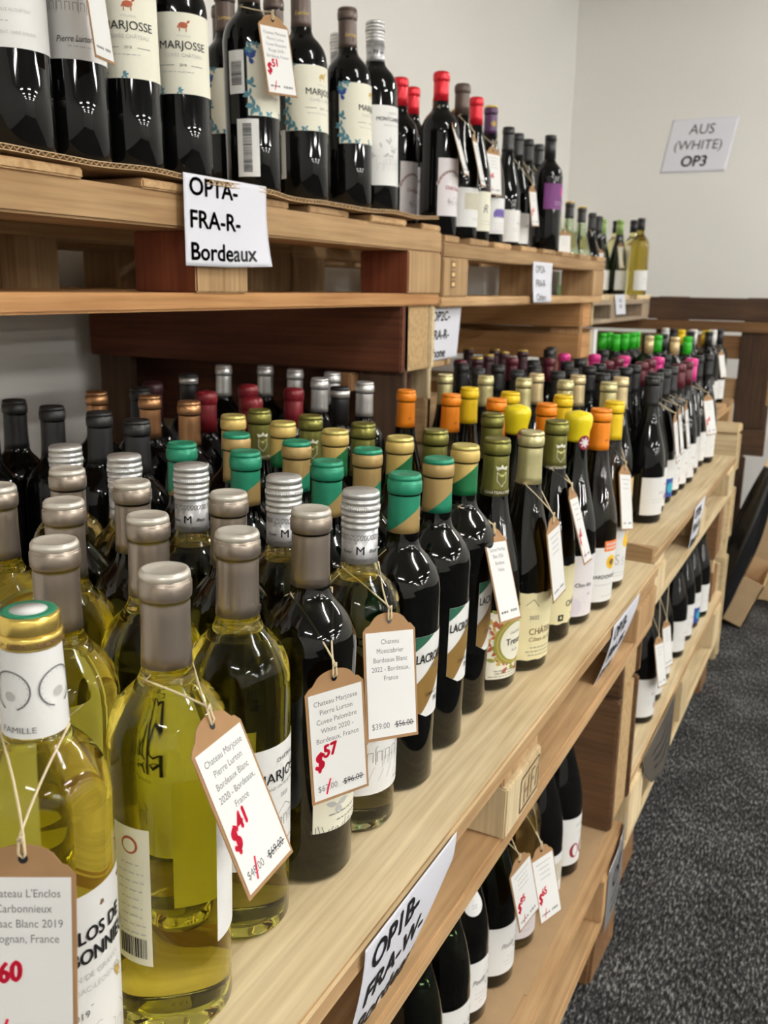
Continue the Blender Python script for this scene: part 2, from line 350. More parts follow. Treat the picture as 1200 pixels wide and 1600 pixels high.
def capsule(P, par, style, mats, length, H):
    """foil capsule or screw cap over the neck; returns the part"""
    rf = prof_r(P); m = mats[0]; t = mats[1] if len(mats) > 1 else m; mb = MB(); z0 = H-length; e = .0006
    if style == 'foil':
        zs = [z0+(H-.019-z0)*k/5 for k in range(6)]
        pr = [(rf(z)+e, z) for z in zs]
        pr[0] = (rf(z0)+e*.6, z0)
        q = [(.0143, H-.0165), (.0150, H-.0160), (.0158, H-.0150), (.0160, H-.012), (.0160, H-.0062), (.0156, H-.0054), (.0151, H-.0048), (.0154, H-.0035), (.0151, H-.0006), (.0140, H+.0013)]
        mb.lathe(pr+q[:8], m, 36); mb.lathe(q[7:]+[(.0126, H+.0014), (.0112, H+.0006), (.004, H+.0007), (.0, H+.0007)], t, 36)
    elif style == 'screw':
        pr = [(rf(z0)+e, z0), (.0153, z0+.006), (.0153, H-.031)]
        mb.lathe(pr, m, 36)
        q = [(.0153, H-.031)]
        z = H-.031
        for k in range(5): q += [(.0161, z+.0008), (.0161, z+.0036), (.0150, z+.0042), (.0150, z+.0052)]; z += .0052
        q += [(.0158, z), (.0158, H-.001), (.0146, H+.0006), (0, H+.0008)]
        mb.lathe(q, t, 36)
        for k in range(60):   # knurling
            a = 2*PI*k/60; c, s = math.cos(a), math.sin(a); r = .0163
            mb.tube([(r*c, r*s, H-.0155), (r*c, r*s, H-.0115)], .0004, t, 4)
    elif style == 'plain':  # smooth long screw cap
        mb.lathe([(.0156, z0), (.0156, H-.0162), (.0150, H-.0158), (.0150, H-.0150), (.0156, H-.0146), (.0156, H-.001), (.0148, H+.0004), (0, H+.0006)], m, 32)
    elif style == 'wax':
        q = [(rf(z0)+.001, z0), (rf(z0)+.0022, z0+.004), (.0162, z0+.012), (.0172, H-.020), (.0188, H-.013), (.0196, H-.006), (.0188, H-.001), (.0160, H+.0028), (.0085, H+.0050), (.003, H+.0062), (0, H+.0064)]
        mb.lathe(q, m, 32)
    elif style == 'dome':
        q = [(rf(z0)+e, z0), (rf((z0+H)/2-.01)+e, (z0+H)/2-.01), (.0150, H-.0185), (.0146, H-.0172), (.0158, H-.0160), (.0163, H-.012), (.0165, H-.006), (.0156, H-.0015), (.0125, H+.0012), (.006, H+.0024), (0, H+.0026)]
        mb.lathe(q, m, 32)
    elif style == 'ring':   # black capsule with a silver band at the top
        q = [(rf(z0)+e, z0), (rf(H-.019)+e, H-.019), (.0143, H-.0165), (.0158, H-.0155)]
        mb.lathe(q, m, 32); mb.lathe([(.0159, H-.0155), (.0160, H-.005)], t, 32); mb.lathe([(.0158, H-.005), (.0156, H-.001), (.014, H+.0004), (0, H+.0004)], m, 32)
    return mb, mb
def printed(par, name, items, fn, lift=.0003, first=.0005):
    mb = MB(); items.emit(mb, fn, lift, first); return mb.build(name, par)
# ---- label artwork
def lab_blank(w, v0, v1, m='paper', wav=0., top=None):
    p = Print(); f = (lambda u: v0+wav*math.sin(u*900)) if wav else (lambda u: v0); g = (lambda u: v1+wav*math.sin(u*800+1)) if wav else (lambda u: v1)
    return p.shape((-w/2, w/2, f, g), m)
def art(kind):
    if kind == 'blanc':
        p = lab_blank(.088, .060, .152); p.text('CHÂTEAU', .004, .139, .0034, 'ink'); p.text('MARJOSSE', .002, .1245, .0085, 'ink', .008, sx=1.0); p.text('GRAND VIN DE BORDEAUX', .002, .1185, .0024, 'grey_ink'); p.text('2020', .002, .110, .0032, 'grey_ink'); p.house(.004, .084, .020, 'grey_ink'); p.dashes(.012, .072, .03, 1, .003, 'grey_ink'); return p
    if kind == 'cuvee':
        p = lab_blank(.086, .046, .120, 'cream'); p.text('MARJOSSE', .006, .078, .0075, 'ink', .006); p.text('CUVÉE PALOMBRE', .008, .069, .0042, 'light_ink'); p.dashes(.0, .060, .06, 2, .006, 'grey_ink')
        p.text('2020', .012, .061, .0030, 'grey_ink')
        for i in range(26):
            u = -.044+.088*i/26; p.line([(u, .046), (u+random.uniform(-.002, .002), .046+random.uniform(.002, .007))], .0006, 'grey_ink')
        p.spray(-.022, .068, .012, 'light_ink'); p.house(.0, .105, .02, 'light_ink'); return p
    if kind == 'mont_w':
        p = lab_blank(.092, .038, .128); p.text('CHÂTEAU', 0, .118, .003); p.text('MONTCABRIER', 0, .108, .006, 'ink', .004); p.text('BORDEAUX', 0, .101, .003, 'grey_ink'); p.house(.0, .066, .026, 'grey_ink'); p.house(.012, .062, .02, 'light_ink'); p.text('André & Pierre', .022, .045, .003, 'grey_ink', shear=.3)
        for i in range(9): p.line([(-.04+.01*i, .050), (-.034+.01*i, .060+.002*(i % 3))], .0005, 'light_ink')
        return p
    if kind == 'lacroix':
        p = Print(); w = .092; bot = lambda u: max(.0740, .0740+(-u-.030)*.6); top = .1560
        p.shape((-w/2, w/2, bot, lambda u: top), 'paper')
        p.shape((-w/2, -.024, lambda u: top-.0002-(-.024-u)*.62, lambda u: top), 'label_green', 1, .002)
        band = lambda c, k: (lambda u: max(bot(u)+.0002, min(top-.0002, c+u*k)))
        p.shape((-w/2, w/2, band(.1230, 1.2), band(.1470, .85)), 'label_band', 1, .002)
        p.text('LACROIX-MARTILLAC', -.0445, .1300, .0088, 'ink', .020, 'l', sx=.70, shear=.04); p.text('PAR LACROIX', -.012, .1232, .003, 'grey_ink', layer=2); p.text('GRAND VIN', -.020, .0955, .0034, 'ink'); p.text('PESSAC', -.012, .0875, .0048, 'ink', .012, sx=.8)
        p.spray(.004, .114, .008, 'gold_ink'); return p
    if kind == 'tresor':
        p = lab_blank(.102, .016, .100, 'cream'); random.seed(3); c = ['rust', 'green_ink', 'gold_ink', 'brown_ink', 'rust', 'gold_ink']
        for i in range(70):
            a = 2*PI*i/70; r = random.uniform(.026, .036); p.leaf(r*math.cos(a), .060+r*math.sin(a), random.uniform(.007, .012), random.uniform(0, 6.3), random.choice(c))
        for i in range(46): p.leaf(random.uniform(-.050, .048), random.uniform(.078, .099), .009, random.uniform(0, 6.3), random.choice(c))
        p.ell(.0, .061, .0275, .0285, 'green_ink', 2, 30); p.ell(.001, .061, .0255, .0265, 'gold_ink', 3, 30); p.ell(.0015, .061, .0240, .0250, 'green_ink', 3.5, 30); p.ell(.003, .061, .0225, .0235, 'cream', 4, 30)
        p.text('CHÂTEAU', .003, .071, .0032, 'grey_ink', layer=6); p.text('Tresor', .003, .0575, .0088, 'ink', .006, layer=6, sx=.9); p.text('BLANC', .003, .049, .0026, 'grey_ink', layer=6)
        p.dashes(.0, .026, .07, 3, .0035, 'grey_ink'); p.line([(-.049, .034), (-.049, .018)], .001, 'brown_ink'); p.line([(-.045, .034), (-.045, .018)], .0008, 'brown_ink'); return p
    if kind == 'cotes':
        p = lab_blank(.096, .016, .104, 'cream_yellow', .0006); p.text('2022', -.018, .070, .0050, 'grey_ink'); p.text('CHÂTEAU', .0, .050, .0085, 'brown_ink', .006, sx=.9); p.text('Côtes-du-Rhône', .002, .041, .0055, 'brown_ink', shear=.2); p.dashes(.0, .032, .06, 3, .005, 'grey_ink'); p.line([(-.03, .088), (-.02, .096), (-.012, .086)], .0008, 'grey_ink'); return p
    if kind == 'torn':
        p = lab_blank(.092, .026, .108, 'cream_yellow', .0009); p.text('CHÂTEAU', .004, .050, .0085, 'ink', .006); p.text('2022', .010, .076, .003, 'grey_ink'); p.rect(-.034, -.025, .030, .039, 'ink', 1); p.rect(-.031, -.028, .033, .037, 'cream_yellow', 2); p.dashes(.010, .038, .05, 3, .005, 'grey_ink'); return p
    if kind == 'clos':
        p = lab_blank(.100, .014, .104, 'pale_pink'); p.text('Clos des', -.004, .058, .0062, 'ink', .003); p.text('2021', .006, .045, .0028, 'grey_ink'); p.ell(-.02, .028, .014, .014, 'pale_lilac', 1); p.line([(-.02, .042), (.0, .034), (.02, .04)], .0006, 'light_ink'); return p
    if kind == 'chard':
        p = lab_blank(.098, .014, .098); p.rect(-.006, .024, .092, .108, 'orange_ink', 1)
        for k in range(2):
            for j in range(7): p.rect(-.003+.0036*j, -.001+.0036*j, .095+.006*k, .099+.006*k, 'paper', 2)
        for k in range(16): p.leaf(.010, .075, .012, 2*PI*k/16, 'sun')
        p.ell(.010, .075, .0048, .0048, 'brown_ink', 3); p.text('CHARDONNAY', .0, .050, .0062, 'ink', .0, sx=1.0); p.dashes(.006, .040, .05, 1, .004); p.line([(-.045, .027), (.045, .027)], .0007, 'light_ink'); p.dashes(.012, .022, .04, 1, .004); return p
    if kind == 'drop':
        p = lab_blank(.096, .014, .104); p.poly([(.012, .100)]+[(.012+.0088*math.cos(a), .078+.0088*math.sin(a)) for a in [math.radians(158+18.5*i) for i in range(13)]], 'sun', 1)
        p.text('S', -.006, .042, .018, 'light_ink'); p.text('S.', .010, .040, .014, 'light_ink'); p.dashes(.004, .028, .05, 2, .005); return p
    if kind == 'jura':
        p = lab_blank(.110, .092, .190); p.text('CHÂTEAU JURA', .0, .160, .0078, 'grey_ink', .004); p.text('SAINT-ÉMILION GRAND CRU', .002, .1475, .0042, 'wine_ink', .002, sx=.8); p.text('2018', .006, .135, .0034, 'grey_ink'); p.text('MIS EN BOUTEILLE AU CHÂTEAU', .002, .124, .003, 'light_ink', sx=.8); p.dashes(-.02, .115, .06, 1, .006); p.text('CHÂTEAU LA JURAT - SAINT-ÉMILION', .002, .104, .003, 'light_ink', sx=.8)
        for v in (.142, .119): p.line([(-.052, v), (.05, v)], .0005, 'light_ink')
        return p
    if kind == 'lurton':
        p = lab_blank(.096, .098, .190); p.text('2018', -.004, .172, .004, 'light_ink'); p.house(-.010, .142, .022, 'grey_ink'); p.spray(-.030, .160, .008, 'teal'); p.text('Pierre Lurton', -.004, .115, .0062, 'ink', shear=.35, sx=.8, rot=.06); p.dashes(.0, .110, .03, 1, .005); return p
    if kind in ('marj', 'marj2'):
        p = lab_blank(.104, .096, .186, 'cream')
        for (u, v, k) in ((-.046, .180, .012), (-.049, .168, .014), (-.040, .184, .008), (-.048, .134, .013), (-.049, .122, .012), (-.044, .107, .013), (-.036, .102, .010), (-.022, .099, .007), (.0, .099, .006)): p.spray(u, v, k, random.choice(['teal', 'teal', 'blue_ink']) if k > .012 else 'teal')
        c = 'rust' if kind == 'marj' else 'gold_ink'; u0 = .008
        p.ell(u0, .172, .0055, .0034, c, 1); p.rect(u0-.0048, u0-.0036, .165, .171, c, 1); p.rect(u0+.003, u0+.0042, .165, .171, c, 1); p.leaf(u0+.004, .174, .006, .7, c); p.leaf(u0-.005, .172, .004, -2.0, c)
        p.text('APPELLATION', u0, .159, .002, 'light_ink'); p.text('MARJOSSE', .008, .146, .0092, 'ink', .004); p.text('CUVÉE CHÂTEAU', .008, .137, .0042, 'light_ink'); p.rect(-.022, -.004, .1275, .1281, 'grey_ink', 1); p.rect(.016, .032, .1275, .1281, 'grey_ink', 1); p.text('2018', .006, .1265, .003, 'grey_ink'); p.dashes(.0, .120, .04, 1, .004); return p
    if kind == 'mont_r':
        p = lab_blank(.088, .040, .166); p.text('CHÂTEAU', .006, .153, .003, 'light_ink'); p.text('MONTCABRIER', .004, .142, .0062, 'ink', .004, sx=.95); p.text('BORDEAUX SUPÉRIEUR', .008, .134, .0026, 'light_ink'); p.house(.002, .062, .028, 'light_ink'); p.house(.012, .072, .022, 'light_ink')
        for k in range(9): p.spray(random.uniform(-.03, .03), random.uniform(.084, .112), .007, 'light_ink')
        p.line([(-.043, .054), (.043, .054)], .0006, 'light_ink'); return p
    if kind == 'redchat':
        p = lab_blank(.070, .036, .142, 'pale_pink')
        for t in range(10):
            a = .4+t*.25; p.line([(-.006+.030*math.cos(a), .085+.034*math.sin(a)), (-.006+.030*math.cos(a+.25), .085+.034*math.sin(a+.25))], .006, 'light_ink'); p.line([(-.006+.030*math.cos(a), .085+.034*math.sin(a)), (-.006+.030*math.cos(a+.2), .085+.034*math.sin(a+.2))], .002, 'wine_ink', 2)
        p.text('CHÂTEAU', .0, .084, .0065, 'wine_ink', .012, rot=-.08); p.house(.004, .055, .018, 'grey_ink'); p.spray(-.008, .060, .010, 'light_ink'); p.rect(.008, .024, .095, .108, 'beige', 1); return p
    if kind == 'brownburg':
        p = lab_blank(.090, .022, .098); p.rect(-.022, .030, .056, .088, 'beige', 1); p.line([(-.02, .066), (.0, .072), (.028, .064)], .001, 'light_ink', 2); p.text('Domaine', .008, .036, .0045, 'light_ink', shear=.3); return p
    if kind == 'redburg':
        p = lab_blank(.090, .022, .104, 'cream'); p.text('R', -.004, .060, .018, 'grey_ink', shear=.3); p.line([(-.03, .05), (-.01, .072), (.02, .05)], .001, 'grey_ink'); p.dashes(.0, .042, .05, 2, .006); return p
    if kind == 'lavender':
        p = lab_blank(.086, .022, .100)
        for k in range(7): p.leaf(-.02+.0065*k, .056, .022, PI/2+.1*(k-3), 'violet')
        p.dashes(.0, .044, .05, 3, .006); p.rect(-.043, .043, .026, .029, 'pale_lilac', 1); return p
    if kind == 'plumband':
        p = lab_blank(.100, .110, .176, 'plum'); p.ell(.006, .155, .009, .009, 'magenta', 1); p.text('R', .006, .150, .010, 'plum', .01, layer=3); p.dashes(.0, .128, .05, 2, .006, 'pale_lilac'); return p
    if kind == 'white':
        p = lab_blank(.092, .018, .096); p.text('Cuvée', .002, .062, .005, 'grey_ink', shear=.2); p.dashes(.002, .050, .05, 2, .006); return p
    if kind == 'white2':
        p = lab_blank(.092, .016, .100); p.text('Rouge', -.004, .064, .004, 'wine_ink'); p.leaf(.0, .03, .016, 1.2, 'wine_ink'); p.dashes(.0, .05, .05, 2, .006); return p
    if kind == 'colour':
        p = lab_blank(.094, .018, .100)
        for i, c in enumerate(['magenta', 'plum', 'sky_ink', 'violet', 'sun', 'magenta', 'violet']): p.rect(.012, .030, .020+.0112*i, .031+.0112*i, c, 1)
        p.dashes(-.016, .06, .03, 2, .006); return p
    if kind == 'tan':
        p = lab_blank(.090, .016, .100, 'tan_label'); p.text('DOMAINE', .0, .060, .004, 'brown_ink'); p.dashes(.0, .05, .05, 2, .006, 'brown_ink'); p.line([(-.044, .04), (.044, .04)], .0006, 'brown_ink'); return p
    if kind == 'bluelow':
        p = lab_blank(.090, .016, .100); p.rect(-.045, .045, .016, .058, 'blue_ink', 1); p.ell(.0, .037, .012, .012, 'sky_ink', 2); p.dashes(.0, .085, .05, 2, .006); return p
    if kind == 'pouilly':
        p = lab_blank(.104, .022, .094); p.text('DOMAINE', .020, .080, .0036, 'ink', .008); p.text('Pouilly Fuissé', .002, .062, .0075, 'grey_ink', shear=.35, sx=.85, rot=.05); p.text('PREMIER CRU', .012, .054, .0028, 'ink', .006); p.dashes(.006, .046, .05, 3, .006); return p
    if kind == 'band_low':
        p = lab_blank(.100, .024, .092); p.rect(-.05, .05, .045, .078, 'beige', 1); p.dashes(.0, .060, .06, 2, .008, 'paper'); return p
    if kind == 'laox':
        p = lab_blank(.100, .022, .104); p.text('LA CROIX', .004, .088, .0040, 'grey_ink', .004); p.dashes(.008, .076, .03, 1, .004); p.text('1934', .008, .073, .0036, 'light_ink')
        p.ell(-.010, .046, .010, .0125, 'wine_ink', 1); p.ell(-.0085, .046, .0055, .010, 'paper', 2); p.ell(.012, .046, .010, .0125, 'wine_ink', 1); p.ell(.012, .046, .006, .010, 'paper', 2); p.text('X', .027, .036, .016, 'wine_ink'); p.line([(-.05, .028), (.05, .028)], .0006, 'light_ink'); return p
    if kind == 'peach':
        p = lab_blank(.080, .020, .080, 'pale_pink'); p.dashes(.0, .056, .05, 4, .008, 'light_ink'); return p
    if kind == 'enclos':
        p = lab_blank(.100, .030, .150); p.line([(-.05, .146), (-.03, .141), (-.01, .145), (.01, .139), (.03, .143), (.05, .138)], .003, 'brown_ink'); p.line([(-.046, .03), (-.046, .138)], .001, 'brown_ink')
        p.text('CLOS DE', .006, .121, .0085, 'ink', .03, sx=.85); p.text('CARBONNIEUX', .004, .108, .0090, 'ink', .03, sx=.8); p.text('VIN DE GRAVES', .004, .098, .0036, 'light_ink'); p.text('PESSAC-LÉOGNAN', .004, .090, .0034, 'light_ink'); p.text('2019', -.008, .074, .0045, 'grey_ink'); p.line([(-.03, .070), (.0, .080), (.03, .084)], .0008, 'light_ink'); p.house(.004, .042, .026, 'light_ink'); p.spray(.02, .085, .008, 'gold_ink'); return p
    if kind == 'greenbox':
        p = lab_blank(.080, .03, .10); p.dashes(0, .08, .05, 5, .008); return p
def back_label(u0, w, v0, v1, dark=False):
    p = Print(); p.rect(u0-w/2, u0+w/2, v0, v1, 'paper')
    return p
def barcode(p, u0, u1, v0, v1, vert=False):
    random.seed(5); x = (v0 if vert else u0)
    while x < (v1 if vert else u1):
        t = random.choice((.0004, .0007, .0011)); (p.rect(u0, u1, x, x+t, 'ink', 1) if vert else p.rect(x, x+t, v0, v1, 'ink', 1)); x += t+random.choice((.0005, .0008))
    return p
# ---- the kinds: profile, glass, fill, capsule(style, mats, length), label art, label facing
KIND = {
 'enclos': (SB, 'wine_yellow', .236, ('plain', ['gold'], .0165), 'enclos', -10),
 'blanc': (SB, 'wine_yellow', .234, ('foil', ['taupe', 'taupe_top'], .058), 'blanc', 0),
 'blanc_turned': (SB, 'wine_yellow', .234, ('foil', ['taupe', 'taupe_top'], .058), 'blanc', 55),
 'cuvee': (SB, 'glass_olive', None, ('foil', ['taupe', 'taupe_top'], .058), 'cuvee', 14),
 'screw': (SB, 'wine_pale', .226, ('screw', ['silver_dull', 'silver'], .060), 'mont_w', -12),
 'lac_a': (SB, 'glass_darkgreen', None, ('foil', ['green_over_tan', 'teal_green'], .052), 'lacroix', 30),
 'lac_b': (SB, 'glass_darkgreen', None, ('foil', ['tan_over_green', 'teal_green'], .052), 'lacroix', 32),
 'lac_c': (SB, 'glass_darkgreen', None, ('foil', ['gold_over_green', 'paleyellow'], .052), 'lacroix', 40),
 'olive': (SG, 'glass_darkgreen', None, ('foil', ['olive_foil'], .064), 'tresor', -14),
 'gold': (SG, 'glass_brown', None, ('foil', ['palegold'], .062), 'cotes', -16),
 'olive_low': (SG, 'glass_darkgreen', None, ('foil', ['olive_foil'], .060), 'torn', 10),
 'wax': (SG, 'glass_darkgreen', None, ('wax', ['wax_yellow'], .036), 'clos', -26),
 'orange': (SG, 'glass_brown', None, ('foil', ['orange_foil'], .058), 'chard', -32),
 'yellow': (SG, 'glass_brown', None, ('foil', ['yellow_foil'], .058), 'drop', -26),
 'cream': (SG, 'glass_darkgreen', None, ('foil', ['palegold'], .058), 'tan', -10),
 'cream2': (SG, 'glass_darkgreen', None, ('foil', ['creamgold'], .060), 'tan', -10),
 'black': (SG, 'glass_black', None, ('foil', ['black_foil'], .058), 'white', -10),
 'black2': (SG, 'glass_black', None, ('foil', ['black_foil'], .058), 'white2', -12),
 'black3': (SG, 'glass_black', None, ('foil', ['black_foil'], .058), 'bluelow', -12),
 'maroon': (SG, 'glass_black', None, ('dome', ['maroon'], .056), 'white2', -12),
 'pink': (SG, 'glass_black', None, ('dome', ['pink'], .056), 'colour', -12),
 'goldtop': (SG, 'glass_black', None, ('foil', ['darkmaroon', 'gold'], .058), 'white', -12),
 'bdx_black': (SB, 'glass_black', None, ('foil', ['black_foil'], .062), 'white', 120),
 'bdx_copper': (SB, 'glass_black', None, ('foil', ['copper'], .058), 'white', 140),
 'bdx_maroon': (SB, 'glass_black', None, ('dome', ['darkmaroon'], .058), 'white', 140),
 'bdx_wine': (SB, 'glass_black', None, ('dome', ['winered'], .058), 'white', 60),
 'bdx_silver': (SB, 'glass_black', None, ('foil', ['silver'], .056), 'white', 60),
 'bdx_ring': (SB, 'glass_black', None, ('ring', ['black_foil', 'silver'], .058), 'white', 60),
 'sc_green': (SB, 'glass_darkgreen', None, ('plain', ['green_bright'], .058), 'white', -20),
 'sc_cream': (SB, 'glass_darkgreen', None, ('plain', ['creamgold'], .058), 'white', -20),
 'sc_white': (SB, 'glass_darkgreen', None, ('plain', ['white_foil'], .058), 'white', -20),
 'sc_yellow': (SB, 'glass_darkgreen', None, ('plain', ['yellow_foil'], .058), 'white', -20),
 'sc_black': (SB, 'glass_black', None, ('plain', ['black_foil'], .058), 'white', -20),
 'jura': (SB, 'glass_black', None, ('foil', ['brown_foil'], .058), 'jura', -50),
 'lurton': (SB, 'glass_black', None, ('foil', ['brown_foil'], .058), 'lurton', -38),
 'marj': (SB, 'glass_black', None, ('foil', ['brown_foil'], .058), 'marj', -28),
 'marj2': (SB, 'glass_black', None, ('foil', ['brown_foil'], .058), 'marj2', -8),
 'mont_r': (SB, 'glass_black', None, ('screw', ['silver_dull', 'silver'], .062), 'mont_r', -24),
 'red': (SB, 'glass_black', None, ('dome', ['red_foil'], .052), 'redchat', -10),
 'brown': (SG, 'glass_black', None, ('dome', ['brown_foil'], .058), 'brownburg', -14),
 'redburg': (SG, 'glass_black', None, ('dome', ['red_foil'], .056), 'redburg', -14),
 'purple': (SG, 'glass_black', None, ('foil', ['purple_foil', 'gold'], .058), 'lavender', -14),
 'plum': (SB, 'glass_black', None, ('plain', ['black_foil'], .062), 'plumband', -14),
 'goldmar': (SB, 'glass_black', None, ('foil', ['maroon', 'gold'], .058), 'white', -14),
 'beige': (SB, 'glass_black', None, ('foil', ['creamgold'], .058), 'white', -14),
 'alsace': (SG, 'wine_palegreen', None, ('foil', ['black_foil', 'gold'], .052), 'white', -14),
 'lgreen': (SG, 'glass_darkgreen', None, ('plain', ['lightgreen'], .058), 'white', -18),
 'pale_black': (SB, 'wine_pale', None, ('plain', ['black_foil'], .050), 'white', -18),
 'olive_black': (SB, 'wine_gold', None, ('plain', ['black_foil', 'white_foil'], .046), 'white', -26),
 'pouilly': (SG, 'glass_darkgreen', None, ('foil', ['creamgold'], .055), 'pouilly', -6),
 'pouilly_drop': (SG, 'glass_darkgreen', None, ('foil', ['creamgold'], .055), 'pouilly', -6),
 'low_clear': (SB, 'wine_pale', .236, ('foil', ['palegold'], .055), 'peach', -14),
 'low_band': (SG, 'glass_black', None, ('foil', ['black_foil'], .055), 'band_low', -8),
 'low_ox': (SG, 'glass_black', None, ('foil', ['black_foil'], .055), 'laox', -12),
}
PROTO = {}
def prototype(k):
    P, glass, fill, (st, cm, ln), artk, face = KIND[k]
    H = P[-1][1]; body = glass_body(P, glass, fill); rf = prof_r(P); R = RB if P is SB else RG
    mb, _ = capsule(P, body, st, cm, ln, H)
    cname = 'screw_cap' if st in ('screw', 'plain') else 'capsule'
    if k == 'olive' or k == 'olive_low':
        q = Print(); q.text('CHATEAU MONT', 0, H-.061, .0034, 'cream', .01); q.text('CHATEAU MONT', .045, H-.061, .0034, 'cream', .01)
        for u0 in (0, .045):
            q.poly([(u0-.006, H-.036), (u0+.006, H-.036), (u0+.006, H-.046), (u0, H-.053), (u0-.006, H-.046)], 'cream', 1); q.poly([(u0-.0052, H-.0368), (u0+.0052, H-.0368), (u0+.0052, H-.0456), (u0, H-.052), (u0-.0052, H-.0456)], 'olive_foil', 2)
            q.poly([(u0-.006, H-.034), (u0-.008, H-.029), (u0-.003, H-.031), (u0, H-.027), (u0+.003, H-.031), (u0+.008, H-.029), (u0+.006, H-.034)], 'cream', 1); q.leaf(u0, H-.048, .009, PI/2, 'cream')
        q.emit(mb, wrap(.0150, math.radians(-40), lambda v: rf(v)+.0006), .00012, .0002)
    if k in ('orange',):
        Print().text('VP', 0, H-.045, .0035, 'rust', .02).emit(mb, wrap(.0150, math.radians(-30), lambda v: rf(v)+.0006), .0001, .0002)
    if k in ('marj', 'marj2', 'lurton', 'jura'):
        Print().text('Lurton', 0, H-.042, .0055, 'gold_ink', .02, shear=.3).text('Lurton', .05, H-.042, .0055, 'gold_ink', .02, shear=.3).emit(mb, wrap(.0150, math.radians(-40), lambda v: rf(v)+.0006), .0001, .0002)
    if k == 'purple':
        q = Print(); q.ell(0, H-.038, .004, .005, 'gold_ink', 1)
        for a in range(8): q.leaf(0, H-.037, .0075, 2*PI*a/8, 'gold_ink')
        q.emit(mb, wrap(.0150, math.radians(-40), lambda v: rf(v)+.0006), .0001, .0002)
    if k == 'screw' or k == 'mont_r':
        q = Print()
        for u0 in (0, .050):
            q.text('Xavier', u0-.0125, H-.0505, .0030, 'ink', .01, shear=.35, sx=.8); q.text('M', u0-.001, H-.0515, .0075, 'ink', .01); q.text('ilhade', u0+.011, H-.0500, .0034, 'ink', .01, shear=.35, sx=.8); q.text('VIGNOBLES', u0, H-.0572, .0021, 'grey_ink', .01, sx=1.4)
            q.line([(u0-.025, H-.0435), (u0+.025, H-.0435)], .0004, 'grey_ink')
            for i in range(16):
                u = u0-.024+.003*i; c = [(u+.002*math.cos(t)*(1-t/9), H-.0375+.0035*math.sin(t)*(1-t/9)) for t in [j*.9 for j in range(9)]]; q.line(c, .0005, 'grey_ink')
            q.text('M', u0-.008, H-.0422, .0085, 'light_ink', .02)
        q.emit(mb, wrap(.0155, math.radians(-55)), .0001, .0002)
    if k == 'enclos':
        mb.lathe([(.0142, H+.0006), (.0120, H+.0009), (0, H+.001)], 'teal_green', 32); mb.lathe([(.0098, H+.0009), (0, H+.0014)], 'paper', 32)
        mb.lathe([(.0160, H-.0165), (.0166, H-.0155), (.0166, H-.0105), (.0160, H-.0095)], 'gold', 36)
        Print().text('CARBONNIEUX · FAMILLE · CARBONNIEUX · FAMILLE', 0, H-.0142, .0022, 'brown_ink', .02).emit(mb, wrap(.0167, math.radians(-40)), .0001, .0002)
    cap = mb.build(cname, body)
    if k == 'wax':
        q = Print(); q.ell(0, H-.036, .0092, .0100, 'wine_ink', 0, 18)
        for a in range(14): q.leaf(0, H-.036, .0078, 2*PI*a/14, 'pale_pink') if a % 2 else q.leaf(0, H-.036, .0060, 2*PI*a/14, 'magenta')
        q.ell(0, H-.036, .004, .004, 'paper', 3)
        s_ = printed(body, 'neck_seal', q, wrap(.0172, math.radians(-38))); s_['label'] = 'round plum and white paper seal'
    if k == 'enclos':
        q = Print(); q.shape((-PI*.0158, PI*.0158, lambda u: .236, lambda u: .2828), 'paper')
        for u0 in (-.033, -.008, .017, .042):
            for a in range(16): q.line([(u0+.0105*math.cos(.35*a-1.2), .262+.0105*math.sin(.35*a-1.2)), (u0+.0105*math.cos(.35*a-.85), .262+.0105*math.sin(.35*a-.85))], .0009, 'grey_ink'); q.line([(u0+.0088*math.cos(.35*a-1.2), .262+.0088*math.sin(.35*a-1.2)), (u0+.0105*math.cos(.35*a-1.2), .262+.0105*math.sin(.35*a-1.2))], .0004, 'light_ink')
            q.ell(u0, .259, .003, .0026, 'light_ink', 1)
        for u0, t in ((-.042, 'CARBONNIEUX'), (-.004, 'FAMILLE'), (.034, 'PERRIN')): q.text(t, u0, .2395, .0034, 'grey_ink', .004)
        printed(body, 'neck_label', q, wrap(.0158, math.radians(-56), lambda v: .0168-(v-.236)*.040))
    if k == 'pouilly_drop':
        q = Print(); q.poly([(0, .203)]+[(.013*math.cos(a), .172+.013*math.sin(a)) for a in [math.radians(158+18.5*i) for i in range(13)]], 'paper', 0); q.text('20', 0, .168, .0055, 'light_ink', layer=1)
        printed(body, 'neck_label', q, wrap(.030, math.radians(-34), lambda v: .0345-(v-.160)*.30))
    p = art(artk)
    lb = printed(body, 'front_label', p, wrap(R, math.radians(face)))
    if k == 'blanc_turned':
        q = Print(); q.rect(-.0135, .0135, .055, .150, 'cream'); q.ell(0, .138, .006, .006, 'rust', 1); q.ell(0, .138, .0045, .0045, 'cream', 2); q.dashes(0, .125, .02, 9, .006, 'light_ink'); barcode(q, -.010, .010, .060, .074)
        printed(body, 'back_label', q, wrap(R, math.radians(-98)))
    PROTO[k] = body; body['proto'] = 1
    return body
USED = set()
def bottle(kind, x, y, z, tilt, rz, label, group=None, cat='wine bottle'):
    m = Matrix.Translation((x, y, z)) @ Matrix.Rotation(tilt, 4, 'Y') @ Matrix.Rotation(math.radians(rz), 4, 'Z')
    if kind not in PROTO:
        o = prototype(kind); o.matrix_world = m
    else: o = dup(PROTO[kind], m)
    if 'proto' in o: del o['proto']
    return tag(o, label, cat, group)
